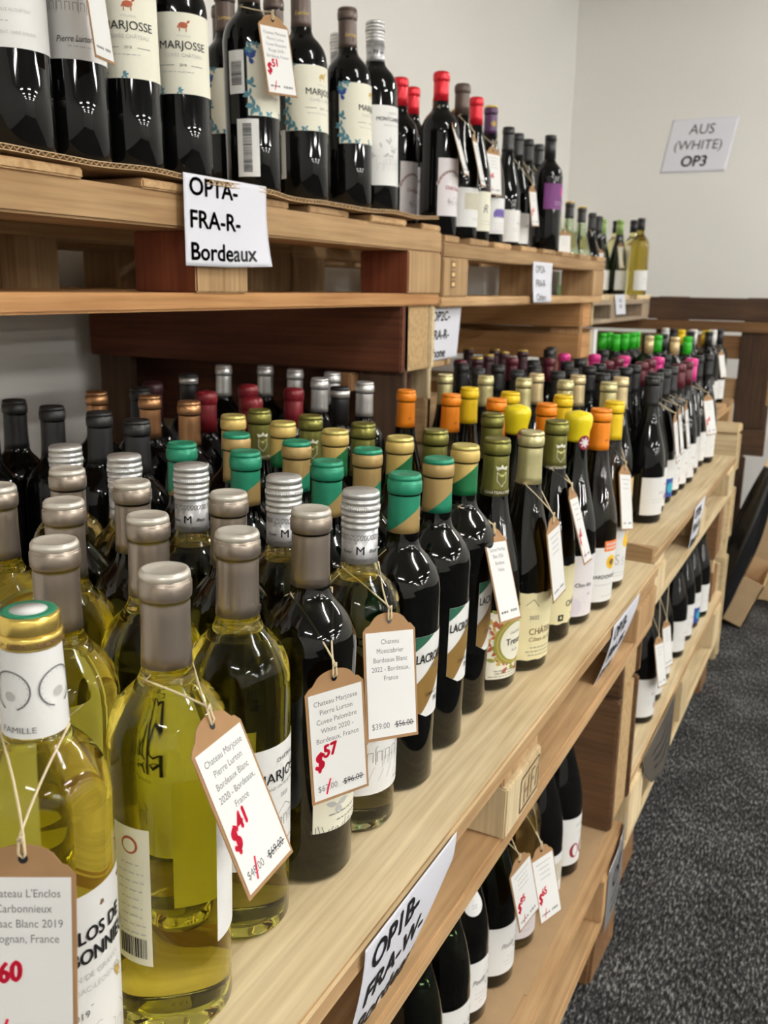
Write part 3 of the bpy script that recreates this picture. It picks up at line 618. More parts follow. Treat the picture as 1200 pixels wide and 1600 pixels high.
# ------------------------------------------------------------------ room
WX, WY = -1.565, 5.28
def struct(name, a, b, m):
    mb = MB(); mb.box(a, b, m); o = mb.build(name); o['kind'] = 'structure'; return o
struct('floor', (WX-.1, -4.0, -.1), (16.5, WY+.1, 0), 'carpet')
struct('wall_left', (WX-.1, -4.0, 0), (WX, WY, CEIL), 'wall_paint')
struct('wall_back', (WX-.1, WY, 0), (16.5, WY+.1, CEIL), 'wall_paint')
struct('wall_right', (16.5, -4.0, 0), (16.6, WY+.1, CEIL), 'wall_paint')
struct('wall_front', (WX-.1, -4.1, 0), (16.6, -4.0, CEIL), 'wall_paint')
struct('ceiling', (WX-.1, -4.1, CEIL), (16.6, WY+.1, CEIL+.1), 'ceiling_paint')
for i, (x, y, along) in enumerate(LAMPS):
    t = tag(empty('ceiling_light', (x, y, CEIL)), 'long white fluorescent ceiling light in the shop ceiling', 'ceiling light', 'ceiling lights of the shop'); t.rotation_euler.z = PI/2 if along else 0
    mb = MB(); mb.box((-.10, -.62, -.03), (.10, .62, 0), 'lamp_frame'); mb.build('housing', t)
    for dx in (-.065, .065):   # two bare fluorescent tubes per batten
        mb = MB(); mb.tube([(dx, -.60, -.055), (dx, .60, -.055)], .014, 'lamp_glow', 8); mb.build('fluorescent_tube', t)

# ------------------------------------------------------------------ pallets
def flat_pallet(root, x0, x1, ys, zs, deck, wn, deck_axis='X', blk=None, centre=True):
    """x0 back, x1 aisle side; ys=(y0,y1); zs = bottom, board top, block top, rail top, deck top; deck = plank intervals"""
    y0, y1 = ys; zb, z1, z2, z3, z4 = zs; W = lambda k, a: WOODS[wn.get(k, wn['all'])+a]
    yc = (y0+y1)/2; bw = (y1-y0)*.105/2
    by = [(y0+.004, y0+2*bw), (yc-bw*.75, yc+bw*.75), (y1-2*bw, y1-.002)]
    bx = [(x1-.098, x1+.001), ((x0+x1)/2-.05, (x0+x1)/2+.05), (x0, x0+.1)]
    if deck_axis == 'X':
        for a, b_ in deck: board('deck_board', (x0, a, z3), (x1+random.uniform(-.004, .004), b_, z4), W('deck', 'X'), root, .002)
        for a, b_ in bx: board('rail', (a, y0, z2), (b_, y1, z3), W('rail', 'Y'), root, .003)
    else:
        for a, b_ in deck: board('deck_board', (a, y0, z3), (b_, y1, z4), W('deck', 'Y'), root, .003, face=WOODS['tanY'])  # darker aisle face: front shading of the planks put into the colour
        for a, b_ in by: board('stringer_board', (x0, a, z2), (x1-.004, b_, z3), W('rail', 'X'), root, .002)
    for i, (a, b_) in enumerate(bx):
        board('bottom_board', (a-.01, y0, zb), (b_-.002, y1, z1), W('bottom', 'Y'), root, .003)
        for j, (c, d) in enumerate(by):
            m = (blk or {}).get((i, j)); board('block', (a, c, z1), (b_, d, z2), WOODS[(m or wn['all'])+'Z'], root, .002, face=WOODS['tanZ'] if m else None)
def upright_pallet(root, x0, x1, y0, y1, z0, z1, rows, wn, chips=(0,), near='brown', far='pine'):
    """a pallet standing on its long edge: horizontal boards on both faces, blocks between; rows = board z intervals"""
    t = .019
    for a, b_ in rows:
        board('face_board', (x0, y0, a), (x1-.002, y0+t, b_), WOODS[near+'X'], root, .003)
        board('face_board', (x0, y1-t, a), (x1, y1, b_), WOODS[far+'X'], root, .003)
    for j, (a, b_) in enumerate(rows):
        for i, xx in enumerate((x1-.105, (x0+x1)/2, x0+.002)):
            board('block', (xx, y0+t, a), (xx+.10, y1-t, b_), MATS['chip_block'] if i in chips else WOODS[near+'Y'], root, .002)
    for xx in (x1-.10, x0+.005):
        board('post', (xx, y0+t+.001, z0), (xx+.095, y0+t+.018, z1), WOODS[wn+'Z'], root, .002)
TH = .02
def R_at(x, z): return Matrix.Translation((x, 0, z)) @ Matrix.Rotation(TH, 4, 'Y')
# near lower display pallet
p = tag(empty('pallet'), 'pale pine pallet shelf under the nearest white wine bottles', 'pallet'); p.matrix_world = R_at(-.27, .683)
flat_pallet(p, -1.0, 0, (.16, 1.605), (-.116, -.096, -.037, -.021, 0), [(-.145, 0), (-.29, -.160), (-.44, -.305), (-.60, -.455), (-.80, -.640), (-1.0, -.845)], {'all': 'pine', 'deck': 'pine', 'bottom': 'tan', 'rail': 'tan'}, 'Y', {(0, 2): 'tan'})  # tan bottom boards and stringers: under-deck shade put into the wood colour
mb = MB(); q = Print(); z0, z1_ = -.088, -.048   # burnt-in stamp on the centre block
for a in ([(.870, z0), (.870, z1_), (.932, z1_+.002), (.932, z0+.002), (.870, z0)], [(.884, z0+.006), (.882, z1_-.008)], [(.896, z0+.006), (.898, z1_-.006)], [(.883, -.069), (.897, -.067)], [(.907, z0+.006), (.907, z1_-.006), (.918, z1_-.006)], [(.907, -.066), (.916, -.066)], [(.922, z0+.008), (.926, z1_-.010)]): q.line(a, .0024, 'brown_ink')
q.emit(mb, lambda u, v, o: (.0012+o, u, v)); s_ = mb.build('burnt_stamp', p); s_['label'] = 'burnt mark on the pallet block'
# far lower display pallet
p = tag(empty('pallet'), 'long pale pallet shelf carrying the black-capped bottles further along the aisle', 'pallet')
flat_pallet(p, -1.30, -.288, (1.655, 2.84), (.569, .589, .648, .664, .685), [(-.433, -.288), (-.575, -.448), (-.73, -.59), (-.90, -.745), (-1.1, -.92), (-1.30, -1.12)], {'all': 'pine', 'deck': 'pine'}, 'Y')
mb = MB()
pts = [(-.44, .0), (-.40, .004), (-.36, -.002), (-.33, .006), (-.29, .001)]
for (xa, da), (xb, db) in zip(pts, pts[1:]):
    vs = [(xa, 1.640, .672), (xb, 1.640, .672), (xb, 1.70, .672), (xa, 1.70, .672), (xa, 1.640, .699+da), (xb, 1.640, .699+db), (xb, 1.70, .690), (xa, 1.70, .690)]
    mb.add(vs, [(0, 3, 2, 1), (4, 5, 6, 7), (0, 1, 5, 4), (1, 2, 6, 5), (2, 3, 7, 6), (3, 0, 4, 7)], 'pine')
o = None
me = bpy.data.meshes.new('splintered_end'); me.from_pydata(mb.v, [], mb.f); me.materials.append(WOODS['tanX']); o = link('splintered_end', me, p); o['label'] = 'splintered broken board end'
# bottom pallets
p = tag(empty('pallet'), 'lowest pallet shelf near the camera, covered with brown cardboard', 'pallet')
flat_pallet(p, -1.30, -.272, (.16, 1.50), (.100, .120, .200, .215, .233), [(-.42, -.272), (-.57, -.435), (-.73, -.59), (-.90, -.745), (-1.1, -.92), (-1.30, -1.12)], {'all': 'tan', 'deck': 'tan', 'bottom': 'tan'}, 'Y')
for yy in (.18, 1.345):
    t = tag(empty('timber_bearer'), 'rough brown timber bearer on the carpet under the lowest near pallet' + (', at its far end' if yy > 1 else ', at its near end'), 'timber')
    board('beam', (-1.28, yy, 0), (-.276, yy+.15, .099), WOODS['brownX'], t, .006, .003)
p = tag(empty('pallet'), 'lowest pale pallet shelf further along the aisle with a shiny sleeve on its edge', 'pallet')
flat_pallet(p, -1.30, -.286, (1.60, 2.84), (.110, .130, .235, .250, .270), [(-.43, -.286), (-.575, -.445), (-.73, -.59), (-.90, -.745), (-1.1, -.92), (-1.30, -1.12)], {'all': 'pine', 'deck': 'pine'}, 'Y')
for yy in (1.64, 2.655):
    t = tag(empty('timber_bearer'), 'dark timber bearer on the carpet under the lowest far pallet' + (', at its far end' if yy > 2 else ', at its near end'), 'timber')
    board('beam', (-1.28, yy, 0), (-.300, yy+.13, .109), WOODS['brownX'], t, .006, .003)
# upper pallets
p = tag(empty('pallet'), 'brown upper pallet shelf with the curled code sign on its rail', 'pallet')
flat_pallet(p, -1.53, -.745, (.30, 1.695), (1.117, 1.139, 1.214, 1.254, 1.265), [(.32, .43), (.50, .759), (.85, .96), (1.05, 1.16), (1.215, 1.335), (1.40, 1.533), (1.61, 1.695)], {'all': 'tan', 'deck': 'tan', 'bottom': 'amber'}, 'X', {(0, 1): 'red', (0, 2): 'red', (1, 1): 'brown'})
p = tag(empty('pallet'), 'honey-coloured upper pallet shelf behind the brown one, with a narrow code sign', 'pallet')
flat_pallet(p, -1.53, -.745, (1.702, 2.965), (1.113, 1.133, 1.207, 1.237, 1.2495), [(1.705, 1.78), (1.835, 1.945), (1.99, 2.10), (2.16, 2.28), (2.33, 2.44), (2.50, 2.62), (2.68, 2.80), (2.86, 2.965)], {'all': 'tan', 'deck': 'tan'}, 'X')
q = Print()
for i in range(3): q.rect(1.742, 1.765, 1.150+.019*i, 1.164+.019*i, 'brown_ink'); q.rect(1.746, 1.761, 1.1535+.019*i, 1.1605+.019*i, 'tan_label', 1)
mb = MB(); q.emit(mb, lambda u, v, o: (-.7432+o, u, v)); mb.build('burnt_stamp', p)
p = tag(empty('pallet'), 'farthest upper pallet shelf by the corner, holding the green and clear bottles', 'pallet')
flat_pallet(p, -1.53, -.868, (2.975, 4.30), (1.030, 1.046, 1.096, 1.116, 1.134), [(2.98, 3.12), (3.15, 3.33), (3.36, 3.55), (3.58, 3.77), (3.80, 3.99), (4.02, 4.16), (4.19, 4.30)], {'all': 'grey', 'deck': 'pine'}, 'X')
p = tag(empty('pallet'), 'far mid-height pallet shelf under the green-capped bottles in the corner', 'pallet')
flat_pallet(p, -1.50, -.47, (3.08, 4.28), (.575, .595, .660, .680, .700), [(3.085, 3.2), (3.23, 3.42), (3.45, 3.64), (3.67, 3.86), (3.89, 4.08), (4.1, 4.28)], {'all': 'tan', 'deck': 'tan'}, 'X')
# uprights
def U(label, *a, **k):
    t = tag(empty('upright_pallet'), label, 'pallet'); upright_pallet(t, *a, **k); return t
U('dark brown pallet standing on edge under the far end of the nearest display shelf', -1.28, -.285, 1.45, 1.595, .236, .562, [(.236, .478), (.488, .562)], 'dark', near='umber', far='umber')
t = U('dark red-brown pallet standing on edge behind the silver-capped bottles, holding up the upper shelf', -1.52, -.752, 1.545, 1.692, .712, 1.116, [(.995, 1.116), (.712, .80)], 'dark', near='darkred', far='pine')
board('face_board', (-1.52, 1.672, .845), (-.80, 1.691, .985), WOODS['darkredX'], t, .003)
board('stub', (-.90, 1.535, .955), (-.855, 1.60, .990), WOODS['brownY'], t, .003)
U('pine pallet standing on edge under the near end of the honey-coloured upper shelf', -1.50, -.775, 1.705, 1.83, .690, 1.112, [(.99, 1.112), (.84, .93), (.690, .78)], 'pine', near='tan', far='tan', chips=())
U('tan pallet standing on edge under the far end of the honey-coloured upper shelf', -1.50, -.765, 2.80, 2.945, .690, 1.112, [(1.04, 1.112), (.945, 1.02), (.690, .85)], 'tan', near='amber', far='pine', chips=())
t = U('far pallet standing on edge in the corner with a white-painted front strip', -1.52, -.785, 3.03, 3.07, .29, 1.029, [(.95, 1.029), (.73, .86), (.29, .5)], 'tan', near='tan', far='grey', chips=())
mb = MB(); mb.box((-.785, 2.99, .80), (-.770, 3.029, 1.026), 'paper'); o = mb.build('painted_strip', t); o['label'] = 'white-painted strip'
t = U('pale pallet standing on edge closing the far end of the aisle shelves', -1.28, -.297, 2.955, 3.022, .0, .760, [(.735, .760), (.615, .728), (.40, .56), (.0, .34)], 'pine', near='pine', far='pine', chips=())
U('pine pallet standing on edge between the two lowest aisle shelves', -1.28, -.300, 2.70, 2.838, .272, .567, [(.272, .36), (.40, .567)], 'pine', near='brown', far='pine', chips=())
# dark pallets behind the corner shelves
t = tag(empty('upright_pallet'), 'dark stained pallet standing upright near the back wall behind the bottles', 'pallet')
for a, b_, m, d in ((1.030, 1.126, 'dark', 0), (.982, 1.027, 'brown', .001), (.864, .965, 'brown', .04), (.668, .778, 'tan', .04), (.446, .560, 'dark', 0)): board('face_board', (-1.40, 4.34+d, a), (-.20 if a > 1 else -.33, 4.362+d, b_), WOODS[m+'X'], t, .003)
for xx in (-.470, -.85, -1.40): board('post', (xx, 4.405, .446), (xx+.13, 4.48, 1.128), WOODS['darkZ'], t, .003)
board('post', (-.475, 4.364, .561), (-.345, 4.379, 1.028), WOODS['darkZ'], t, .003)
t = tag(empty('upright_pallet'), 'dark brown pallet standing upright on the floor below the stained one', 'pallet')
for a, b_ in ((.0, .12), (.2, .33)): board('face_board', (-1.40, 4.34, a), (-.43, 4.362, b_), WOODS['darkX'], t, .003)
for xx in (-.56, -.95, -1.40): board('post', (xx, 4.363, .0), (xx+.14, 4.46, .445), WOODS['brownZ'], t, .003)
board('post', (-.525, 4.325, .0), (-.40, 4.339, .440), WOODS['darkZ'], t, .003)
# cardboard
p = tag(empty('cardboard_sheet'), 'corrugated cardboard sheet under the upper red wine bottles, its fluted edge showing', 'cardboard')
def cz(y): return 1.2682+.0016*math.sin(y*9)+.0012*math.sin(y*31)+(.004*max(0, y-1.55)/.1 if y > 1.55 else 0)
def cx(y): return -.735+.004*math.sin(y*14)+.002*math.sin(y*53)
ys = [.32+i*(1.345/130) for i in range(131)]
for nm, dz, th in (('lower_liner', 0, .0008), ('upper_liner', .0052, .0008)):
    mb = MB(); vs = []
    for y in ys: vs += [(-1.5, y, 1.2682+dz), (cx(y), y, cz(y)+dz), (-1.5, y, 1.2682+dz+th), (cx(y), y, cz(y)+dz+th)]
    fs = []
    for i in range(130): a = 4*i; fs += [(a, a+4, a+5, a+1), (a+2, a+3, a+7, a+6), (a+1, a+5, a+7, a+3)]
    mb.add(vs, fs, 'cardboard_light'); mb.build(nm, p)
mb = MB(); vs = []; fs = []; n = 300
for i in range(n+1):
    y = .32+1.345*i/n; z = cz(y)+.0008+(.0042 if i % 2 else .0002); vs += [(cx(y)-.035, y, z), (cx(y)-.0005, y, z), (cx(y)-.035, y, z+.0006), (cx(y)-.0005, y, z+.0006)]
for i in range(n): a = 4*i; fs += [(a, a+4, a+5, a+1), (a+2, a+3, a+7, a+6), (a+1, a+5, a+7, a+3)]
mb.add(vs, fs, 'cardboard_light'); mb.build('fluting', p)
for nm, lb, a, b_, z in (('cardboard_sheet', 'brown cardboard sheet lining the lowest near shelf, far piece', (-.95, 1.02), (-.292, 1.497), .2335), ('cardboard_sheet', 'brown cardboard sheet lining the lowest near shelf, near piece', (-.95, .2), (-.296, 1.04), .2352)):
    mb = MB(); mb.box((a[0], a[1], z), (b_[0], b_[1], z+.0016), 'cardboard'); o = tag(mb.build(nm), lb, 'cardboard')
# ------------------------------------------------------------------ paper signs
def sheet(name, w, h, fn, art_, label, cat='sign', paper='paper_blue', nu=26, nv=18):
    """thin paper with two faces, bent by fn(u,v)->Vector, art in the same coordinates (u right 0..w, v up 0..h)"""
    def nrm(u, v):
        e = 1e-4; a = fn(u+e, v)-fn(u-e, v); b_ = fn(u, v+e)-fn(u, v-e); return a.cross(b_).normalized()
    mb = MB(); vs = []; fs = []
    for j in range(nv+1):
        for i in range(nu+1): u, v = w*i/nu, h*j/nv; vs.append(fn(u, v)+nrm(u, v)*.0001)
    k = len(vs)
    for j in range(nv+1):
        for i in range(nu+1): u, v = w*i/nu, h*j/nv; vs.append(fn(u, v)-nrm(u, v)*.0001)
    for j in range(nv):
        for i in range(nu):
            a = j*(nu+1)+i; q = (a, a+1, a+nu+2, a+nu+1); fs.append(q); fs.append(tuple(k+x for x in q[::-1]))
    rim = [i for i in range(nu+1)]+[j*(nu+1)+nu for j in range(1, nv+1)]+[nv*(nu+1)+i for i in range(nu-1, -1, -1)]+[j*(nu+1) for j in range(nv-1, 0, -1)]
    for a, b_ in zip(rim, rim[1:]+rim[:1]): fs.append((a, a+k, b_+k, b_))
    mb.add(vs, fs, paper, True)
    art_.emit(mb, lambda u, v, o: tuple(fn(u, v)+nrm(u, v)*(o+.0002)))
    return tag(mb.build(name), label, cat)
def sign_art(lines, w, h, size, lead, top, left, bold=.030, sx=1., m='ink', shear=0.):
    p = Print()
    for i, t in enumerate(lines): p.text(t, left, h-top-i*lead, size, m, bold, 'l', 0, sx, shear)
    return p
def flat(o, ux, uy): o, ux, uy = Vector(o), Vector(ux).normalized(), Vector(uy).normalized(); return lambda u, v: o+ux*u+uy*v
# upper shelf sign: upper-left corner flat, lower right corner lifting
w, h = .172, .106
def f1(u, v):
    d = max(0, (u/w)*.9+(1-v/h)*.5-.95); return Vector((-.7325+.030*d*d*2, .909+u-.012*d, 1.171+v+.006*d))
sheet('code_sign', w, h, f1, sign_art(['OP1A-', 'FRA-R-', 'Bordeaux'], w, h, .0210, .0375, .0235, .011, .03, 1.2), 'white paper sign reading OP1A-FRA-R-Bordeaux on the brown upper shelf')
w, h = .160, .098
def f2(u, v): b_ = (1-v/h); return Vector((-.7408+.004*math.sin(u*30)*b_+.006*b_*b_, 2.246+u, 1.118+v))
sheet('code_sign', w, h, f2, sign_art(['OP2A-', 'FRA-R-', 'Others'], w, h, .0180, .034, .026, .020, .0, 1.15), 'small white paper sign reading OP2A-FRA-R-Others on the honey-coloured pallet')
w, h = .165, .105
sheet('code_sign', w, h, lambda u, v: Vector((-.7712-.004*(1-v/h)+.012*max(0, u/w-.7)**2, 1.702+u-.008*(1-v/h), 1.004+v+.008*u)), sign_art(['OP2C-', 'FRA-R-', 'Rhone'], w, h, .0195, .037, .025, .022, .03, 1.15), 'white paper sign reading OP2C-FRA-R-Rhone, half hidden behind the upright strips')
def hang(y0, x0, z0, w, h, a, b_, swing, Rr, tilt=True):
    """sheet taped by its top edge to the plank front; the part beyond the fold line (top (a,h) to bottom (b,0)) curls inwards"""
    def fn(u, v):
        d = Vector((a-b_, h)).normalized(); n2 = Vector((d.y, -d.x)); q = Vector((u-b_, v)); s = q.dot(n2)
        out = 0
        if s > 0:
            ang = min(s/Rr, 2.4); uu = Vector((u, v))-n2*s+n2*(Rr*math.sin(ang)+max(0, s-2.4*Rr)*math.cos(2.4)); fade = min(1, max(0, (h-v-.020)/.03)); out = Rr*(1-math.cos(ang))*fade; u, v = uu.x, uu.y
        t = max(0, (h-v)/h); return Vector((x0-swing*t**1.6-out, y0+u, z0-(h-v)*(1-.02*t)))
    return fn
w, h = .170, .112
sheet('code_sign', w, h, hang(.505, -.2655, .685, w, h, .185, .085, .022, .020), sign_art(['OP1B-', 'FRA-W-', 'Bordeaux'], w, h, .0225, .0345, .0300, .014, .036, 1.0), 'white paper sign reading OP1B-FRA-W-Bordeaux curling off the front of the nearest shelf', nu=44, nv=30)
sheet('code_sign', w, h, hang(1.258, -.2665, .684, w, h, .180, .098, .028, .022), sign_art(['OP1B-', 'FRA-W-', 'Rhone'], w, h, .0225, .0345, .0300, .014, .036, 1.0), 'white paper sign reading OP1B-FRA-W-Rhone curling off the far end of the nearest shelf', nu=44, nv=30)
w, h = .150, .112
sheet('code_sign', w, h, hang(2.085, -.2848, .684, w, h, .16, .085, .008, .03), sign_art(['OP2B-', 'FRA-R-', 'Rhone'], w, h, .0225, .0345, .0300, .014, .045, 1.1), 'narrow-looking white paper sign hanging from the far shelf under the black-capped bottles')
w, h = .33, .262
def fa(u, v): return Vector((-1.045+u+.10*(v/h-.5)*.45, WY-.002-.006*max(0, .15-v/h)-.004*max(0, u/w-.9), 1.758+v-.022*(u/w)*0))
p = Print().text('AUS', w/2-.004, .187, .050, 'ink', 0., 'c', 0).text('(WHITE)', w/2-.004, .112, .047, 'ink', 0., 'c', 0).text('OP3', w/2-.006, .030, .053, 'ink', .03, 'c', 0)
sheet('wall_sign', w, h, fa, p, 'white paper sign reading AUS (WHITE) OP3 taped to the back wall')
w, h = .150, .088
o_ = flat((-.862, 3.66, 1.058), (0.02, 1, 0), (0, -.55, 1))
sheet('code_sign', w, h, o_, Print().text('AUS', w/2, .055, .016, 'grey_ink', .02, 'c', 0).text('OP3', w/2, .028, .016, 'grey_ink', .02, 'c', 0), 'tiny white paper sign hanging askew under the farthest upper shelf')
# glossy sleeves hanging at the edges of the lowest shelves
def fs1(u, v):
    t = 1-v/.11; q = min(1, max(0, u/.34)); return Vector((-.2815+.014*math.sin(PI*q)*t, 1.70+u, .262-.105*t*(.25+.75*math.sin(PI*q)**.6)+.003*math.sin(u*70)*t))
sheet('plastic_sleeve', .34, .11, fs1, Print().dashes(.17, .07, .2, 3, .02, 'ink', .004), 'dark shiny plastic sign sleeve sagging off the lowest far pallet', 'sign sleeve', 'sleeve')
def fs2(u, v): return Vector((-.2695+.004*math.sin(u*30), 1.385+u, .135+v-.05*(1-u/.115)))
sheet('plastic_sleeve', .115, .12, fs2, Print().text('OP', .05, .06, .03, 'ink', .02, 'c', 0).dashes(.05, .04, .07, 2, .02, 'ink', .005), 'grey crumpled sign sleeve on the end of the lowest near pallet', 'sign sleeve', 'silver_dull')

# ------------------------------------------------------------------ price tags
TW, THH = .046, .085
def price_tag(pos, rx, uz, lines, red, price, old, neck, label, group='price tags tied to bottle necks', shift=0., sc_=1.):
    pos, rx, uz = Vector(pos), Vector(rx).normalized(), Vector(uz).normalized(); uz = (uz-rx*uz.dot(rx)).normalized(); nz = rx.cross(uz)
    pos = pos+nz*shift; M4 = Matrix((rx, uz, nz)).transposed().to_4x4(); M4.translation = pos
    t = tag(empty('price_tag'), label, 'price tag', group); t.matrix_world = M4
    hw, hh = TW/2*sc_, THH/2*sc_
    # kraft card with a scalloped top
    P = [(-hw-.002, -hh-.0025), (hw+.002, -hh-.0025), (hw+.0022, hh+.001)]
    for k in range(1, 6): P.append((hw+.0022-.0008*k, hh+.001+.0009*k))
    P += [(.0185, hh+.0062)]
    for k in range(1, 12): a = PI*k/12; P.append((.0165*math.cos(a)*1.0, hh+.0072+.0085*math.sin(a)))
    P += [(-.0185, hh+.0062)]
    for k in range(4, -1, -1): P.append((-hw-.0022+.0008*k, hh+.001+.0009*k))
    mb = MB(); n = len(P); vs = [(x, y, 0) for x, y in P]+[(x, y, -.0007) for x, y in P]
    mb.add(vs, [tuple(range(n)), tuple(range(n, 2*n))[::-1]]+[(i, n+i, n+(i+1) % n, (i+1) % n) for i in range(n)], 'kraft')
    hy = hh+.0088
    mb.add([(.0024*math.cos(2*PI*k/14), hy+.0024*math.sin(2*PI*k/14), .0002) for k in range(14)], [tuple(range(14))], 'black_plastic')
    mb.build('kraft_card', t)
    q = Print(); q.rect(-hw, hw, -hh, hh, 'paper', 0, .02)
    for i, s in enumerate(lines):
        if s == '-': q.dashes(0, hh-.0085-i*.0070, .034, 1, .004, 'light_ink', .0016)
        else: q.text(s, 0, hh-.0098-i*.0074, .0041, 'grey_ink', .0, 'c', 1, .92)
    if red:
        q.text(red[0], -hw+.0065, -.0175, .0140, 'red_ink', .045, 'c', 2, .75, .15); q.text(red[1:], -hw+.0165, -.0085, .0100, 'red_ink', .05, 'c', 2, .85, .15, .12)
        q.line([(-.0125, -hh+.0035), (-.0085, -hh+.0155)], .0014, 'red_ink', 3)
    if price: q.text(price, -.0112, -hh+.0068, .0049, 'grey_ink', .0, 'c', 1, .92)
    else: q.dashes(-.010, -hh+.0075, .018, 1, .004, 'grey_ink', .0022)
    if old: q.text(old, .0112, -hh+.0068, .0049, 'ink', .0, 'c', 1, .92); q.line([(.0015, -hh+.0088), (.0210, -hh+.0088)], .0006, 'ink', 2)
    else: q.dashes(.011, -hh+.0075, .018, 1, .004, 'grey_ink', .0026)
    mb = MB(); q.emit(mb, lambda u, v, o: (u, v, o+.0002), .0001, .0002); mb.build('price_sticker', t)
    if neck:
        inv = M4.inverted(); H = Vector((0, hy, .0006)); nk = Vector(neck); cdir = (nk-pos); cdir.z = 0; cdir.normalize(); side = Vector((-cdir.y, cdir.x, 0))
        for s in (-1, 1):
            A = inv @ (nk+side*s*.0175-cdir*.003); B = inv @ (nk+cdir*.0175*.9+side*s*.006)
            K = H+Vector((s*.0012, .010, .0015)); mid = (A+K)/2+Vector((s*.004, -.003, .002))
            pts = [B, A]+[(A*(1-x)**2+mid*2*x*(1-x)+K*x*x) for x in [i/8 for i in range(1, 9)]]+[H+Vector((s*.0016, .003, .001)), H+Vector((0, 0, -.0012))]
            m2 = MB(); m2.tube(pts, .00075, 'twine', 5); m2.build('twine', t)
        m2 = MB(); m2.tube([H+Vector((-.0014, .010, .002)), H+Vector((.0014, .012, .002)), H+Vector((.0005, .009, .0022))], .0011, 'twine', 5)
        m2.build('knot', t); m2 = MB(); random.seed(11)
        for i in range(5): a = inv @ (nk+cdir*.0-side*.017*random.choice((-1, 1))+Vector((0, 0, random.uniform(-.004, .004)))); m2.tube([a, a+Vector((random.uniform(-.012, .012), random.uniform(-.010, .012), random.uniform(-.004, .010)))], .00022, 'twine', 3)
        m2.build('frayed_fringe', t)
    return t
# ------------------------------------------------------------------ the bottles, row by row (positions in metres, wall side first)
ORD = ['first', 'second', 'third', 'fourth', 'fifth', 'sixth', 'seventh', 'eighth']
def z1(x): return .6834-(x+.27)*math.tan(TH)
def row(kind, pts, desc, group, z, tilt, over=None, rz=None):
    n = len(pts)
    for i, (x, y) in enumerate(pts):
        k = (over or {}).get(i, kind); zz = z(x) if callable(z) else z
        bottle(k, x, y, zz, tilt, (rz or {}).get(i, random.uniform(-9, 9)), desc % (ORD[n-1-i]), group)
row('enclos', [(-0.371, 0.317)], 'nearest bottle, gold cap with green top and white neck band (%s in its row)', 'white wine bottles on the nearest display shelf', z1, TH, None, {0: 0})
row('blanc', [(-0.454, 0.414), (-0.357, 0.406)], 'taupe-capped clear bottle of yellow wine, %s from the aisle in the nearest taupe row', 'white wine bottles on the nearest display shelf', z1, TH, {1: 'blanc_turned'}, {1: 8})
row('blanc', [(-0.608, 0.501), (-0.529, 0.495), (-0.449, 0.497), (-0.371, 0.498)], 'taupe-capped clear bottle of yellow wine, %s from the aisle in the second taupe row', 'white wine bottles on the nearest display shelf', z1, TH, None, {3: 0})
row('cuvee', [(-0.612, 0.58), (-0.533, 0.574), (-0.444, 0.587), (-0.362, 0.58)], 'taupe-capped dark olive bottle with cream label, %s from the aisle in its row', 'white wine bottles on the nearest display shelf', z1, TH, None, {3: 0})
row('screw', [(-0.697, 0.661), (-0.618, 0.658), (-0.54, 0.66), (-0.444, 0.668), (-0.362, 0.659)], 'silver screw-capped clear bottle, %s from the aisle in its row', 'white wine bottles on the nearest display shelf', z1, TH, None, {4: 0})
row('lac_a', [(-0.615, 0.739), (-0.537, 0.741), (-0.447, 0.748), (-0.36, 0.739)], 'dark bottle with green-over-tan capsule, %s from the aisle in the nearer green row', 'white wine bottles on the nearest display shelf', z1, TH, None, {3: 0})
row('lac_b', [(-0.606, 0.821), (-0.528, 0.821), (-0.446, 0.828), (-0.365, 0.826)], 'dark bottle with tan-over-green capsule, %s from the aisle in the farther green row', 'white wine bottles on the nearest display shelf', z1, TH, None, {3: 0})
row('lac_c', [(-0.689, 0.929), (-0.611, 0.922), (-0.533, 0.912), (-0.452, 0.916), (-0.372, 0.913)], 'dark bottle with gold and deep green capsule, %s from the aisle in its row', 'white wine bottles on the nearest display shelf', z1, TH, None, {4: 0})
row('olive', [(-0.704, 1.007), (-0.624, 1.006), (-0.54, 0.993), (-0.448, 1.005), (-0.365, 0.993)], 'dark bottle with olive crested capsule, %s from the aisle in its row of five', 'white wine bottles on the nearest display shelf', z1, TH, None, {4: 0})
row('gold', [(-0.349, 1.069)], 'pale gold capped bottle with cream label beside the ornate-labelled one, %s from the aisle', 'white wine bottles on the nearest display shelf', z1, TH, None, {0: 0})
row('olive_low', [(-0.442, 1.184), (-0.351, 1.18)], 'olive-capped bottle with torn-edged cream label, %s from the aisle in the row of two', 'white wine bottles on the nearest display shelf', z1, TH, None, {1: 0})
row('wax', [(-0.434, 1.263), (-0.343, 1.258)], 'bottle dipped in yellow wax with a round seal, %s from the aisle', 'white wine bottles on the nearest display shelf', z1, TH, None, {1: 0})
row('orange', [(-0.651, 1.345), (-0.573, 1.346), (-0.495, 1.341), (-0.415, 1.34), (-0.332, 1.337)], 'orange-capped bottle, %s from the aisle in the orange row', 'white wine bottles on the nearest display shelf', z1, TH, None, {4: 0})
row('yellow', [(-0.585, 1.453), (-0.508, 1.44), (-0.425, 1.461), (-0.338, 1.444)], 'yellow-capped bottle, %s from the aisle in the yellow foil row', 'white wine bottles on the nearest display shelf', z1, TH, None, {3: 0})
bottle('bdx_black', -0.947, 0.776, z1(-0.947), TH, random.uniform(-20, 20), 'black-capped dark bottle cut by the left edge, shoulder only showing', 'dark red wine bottles at the back of the nearest shelf')
bottle('bdx_black', -0.985, 0.854, z1(-0.985), TH, random.uniform(-20, 20), 'black-capped dark bottle against the white wall, leftmost whole cap', 'dark red wine bottles at the back of the nearest shelf')
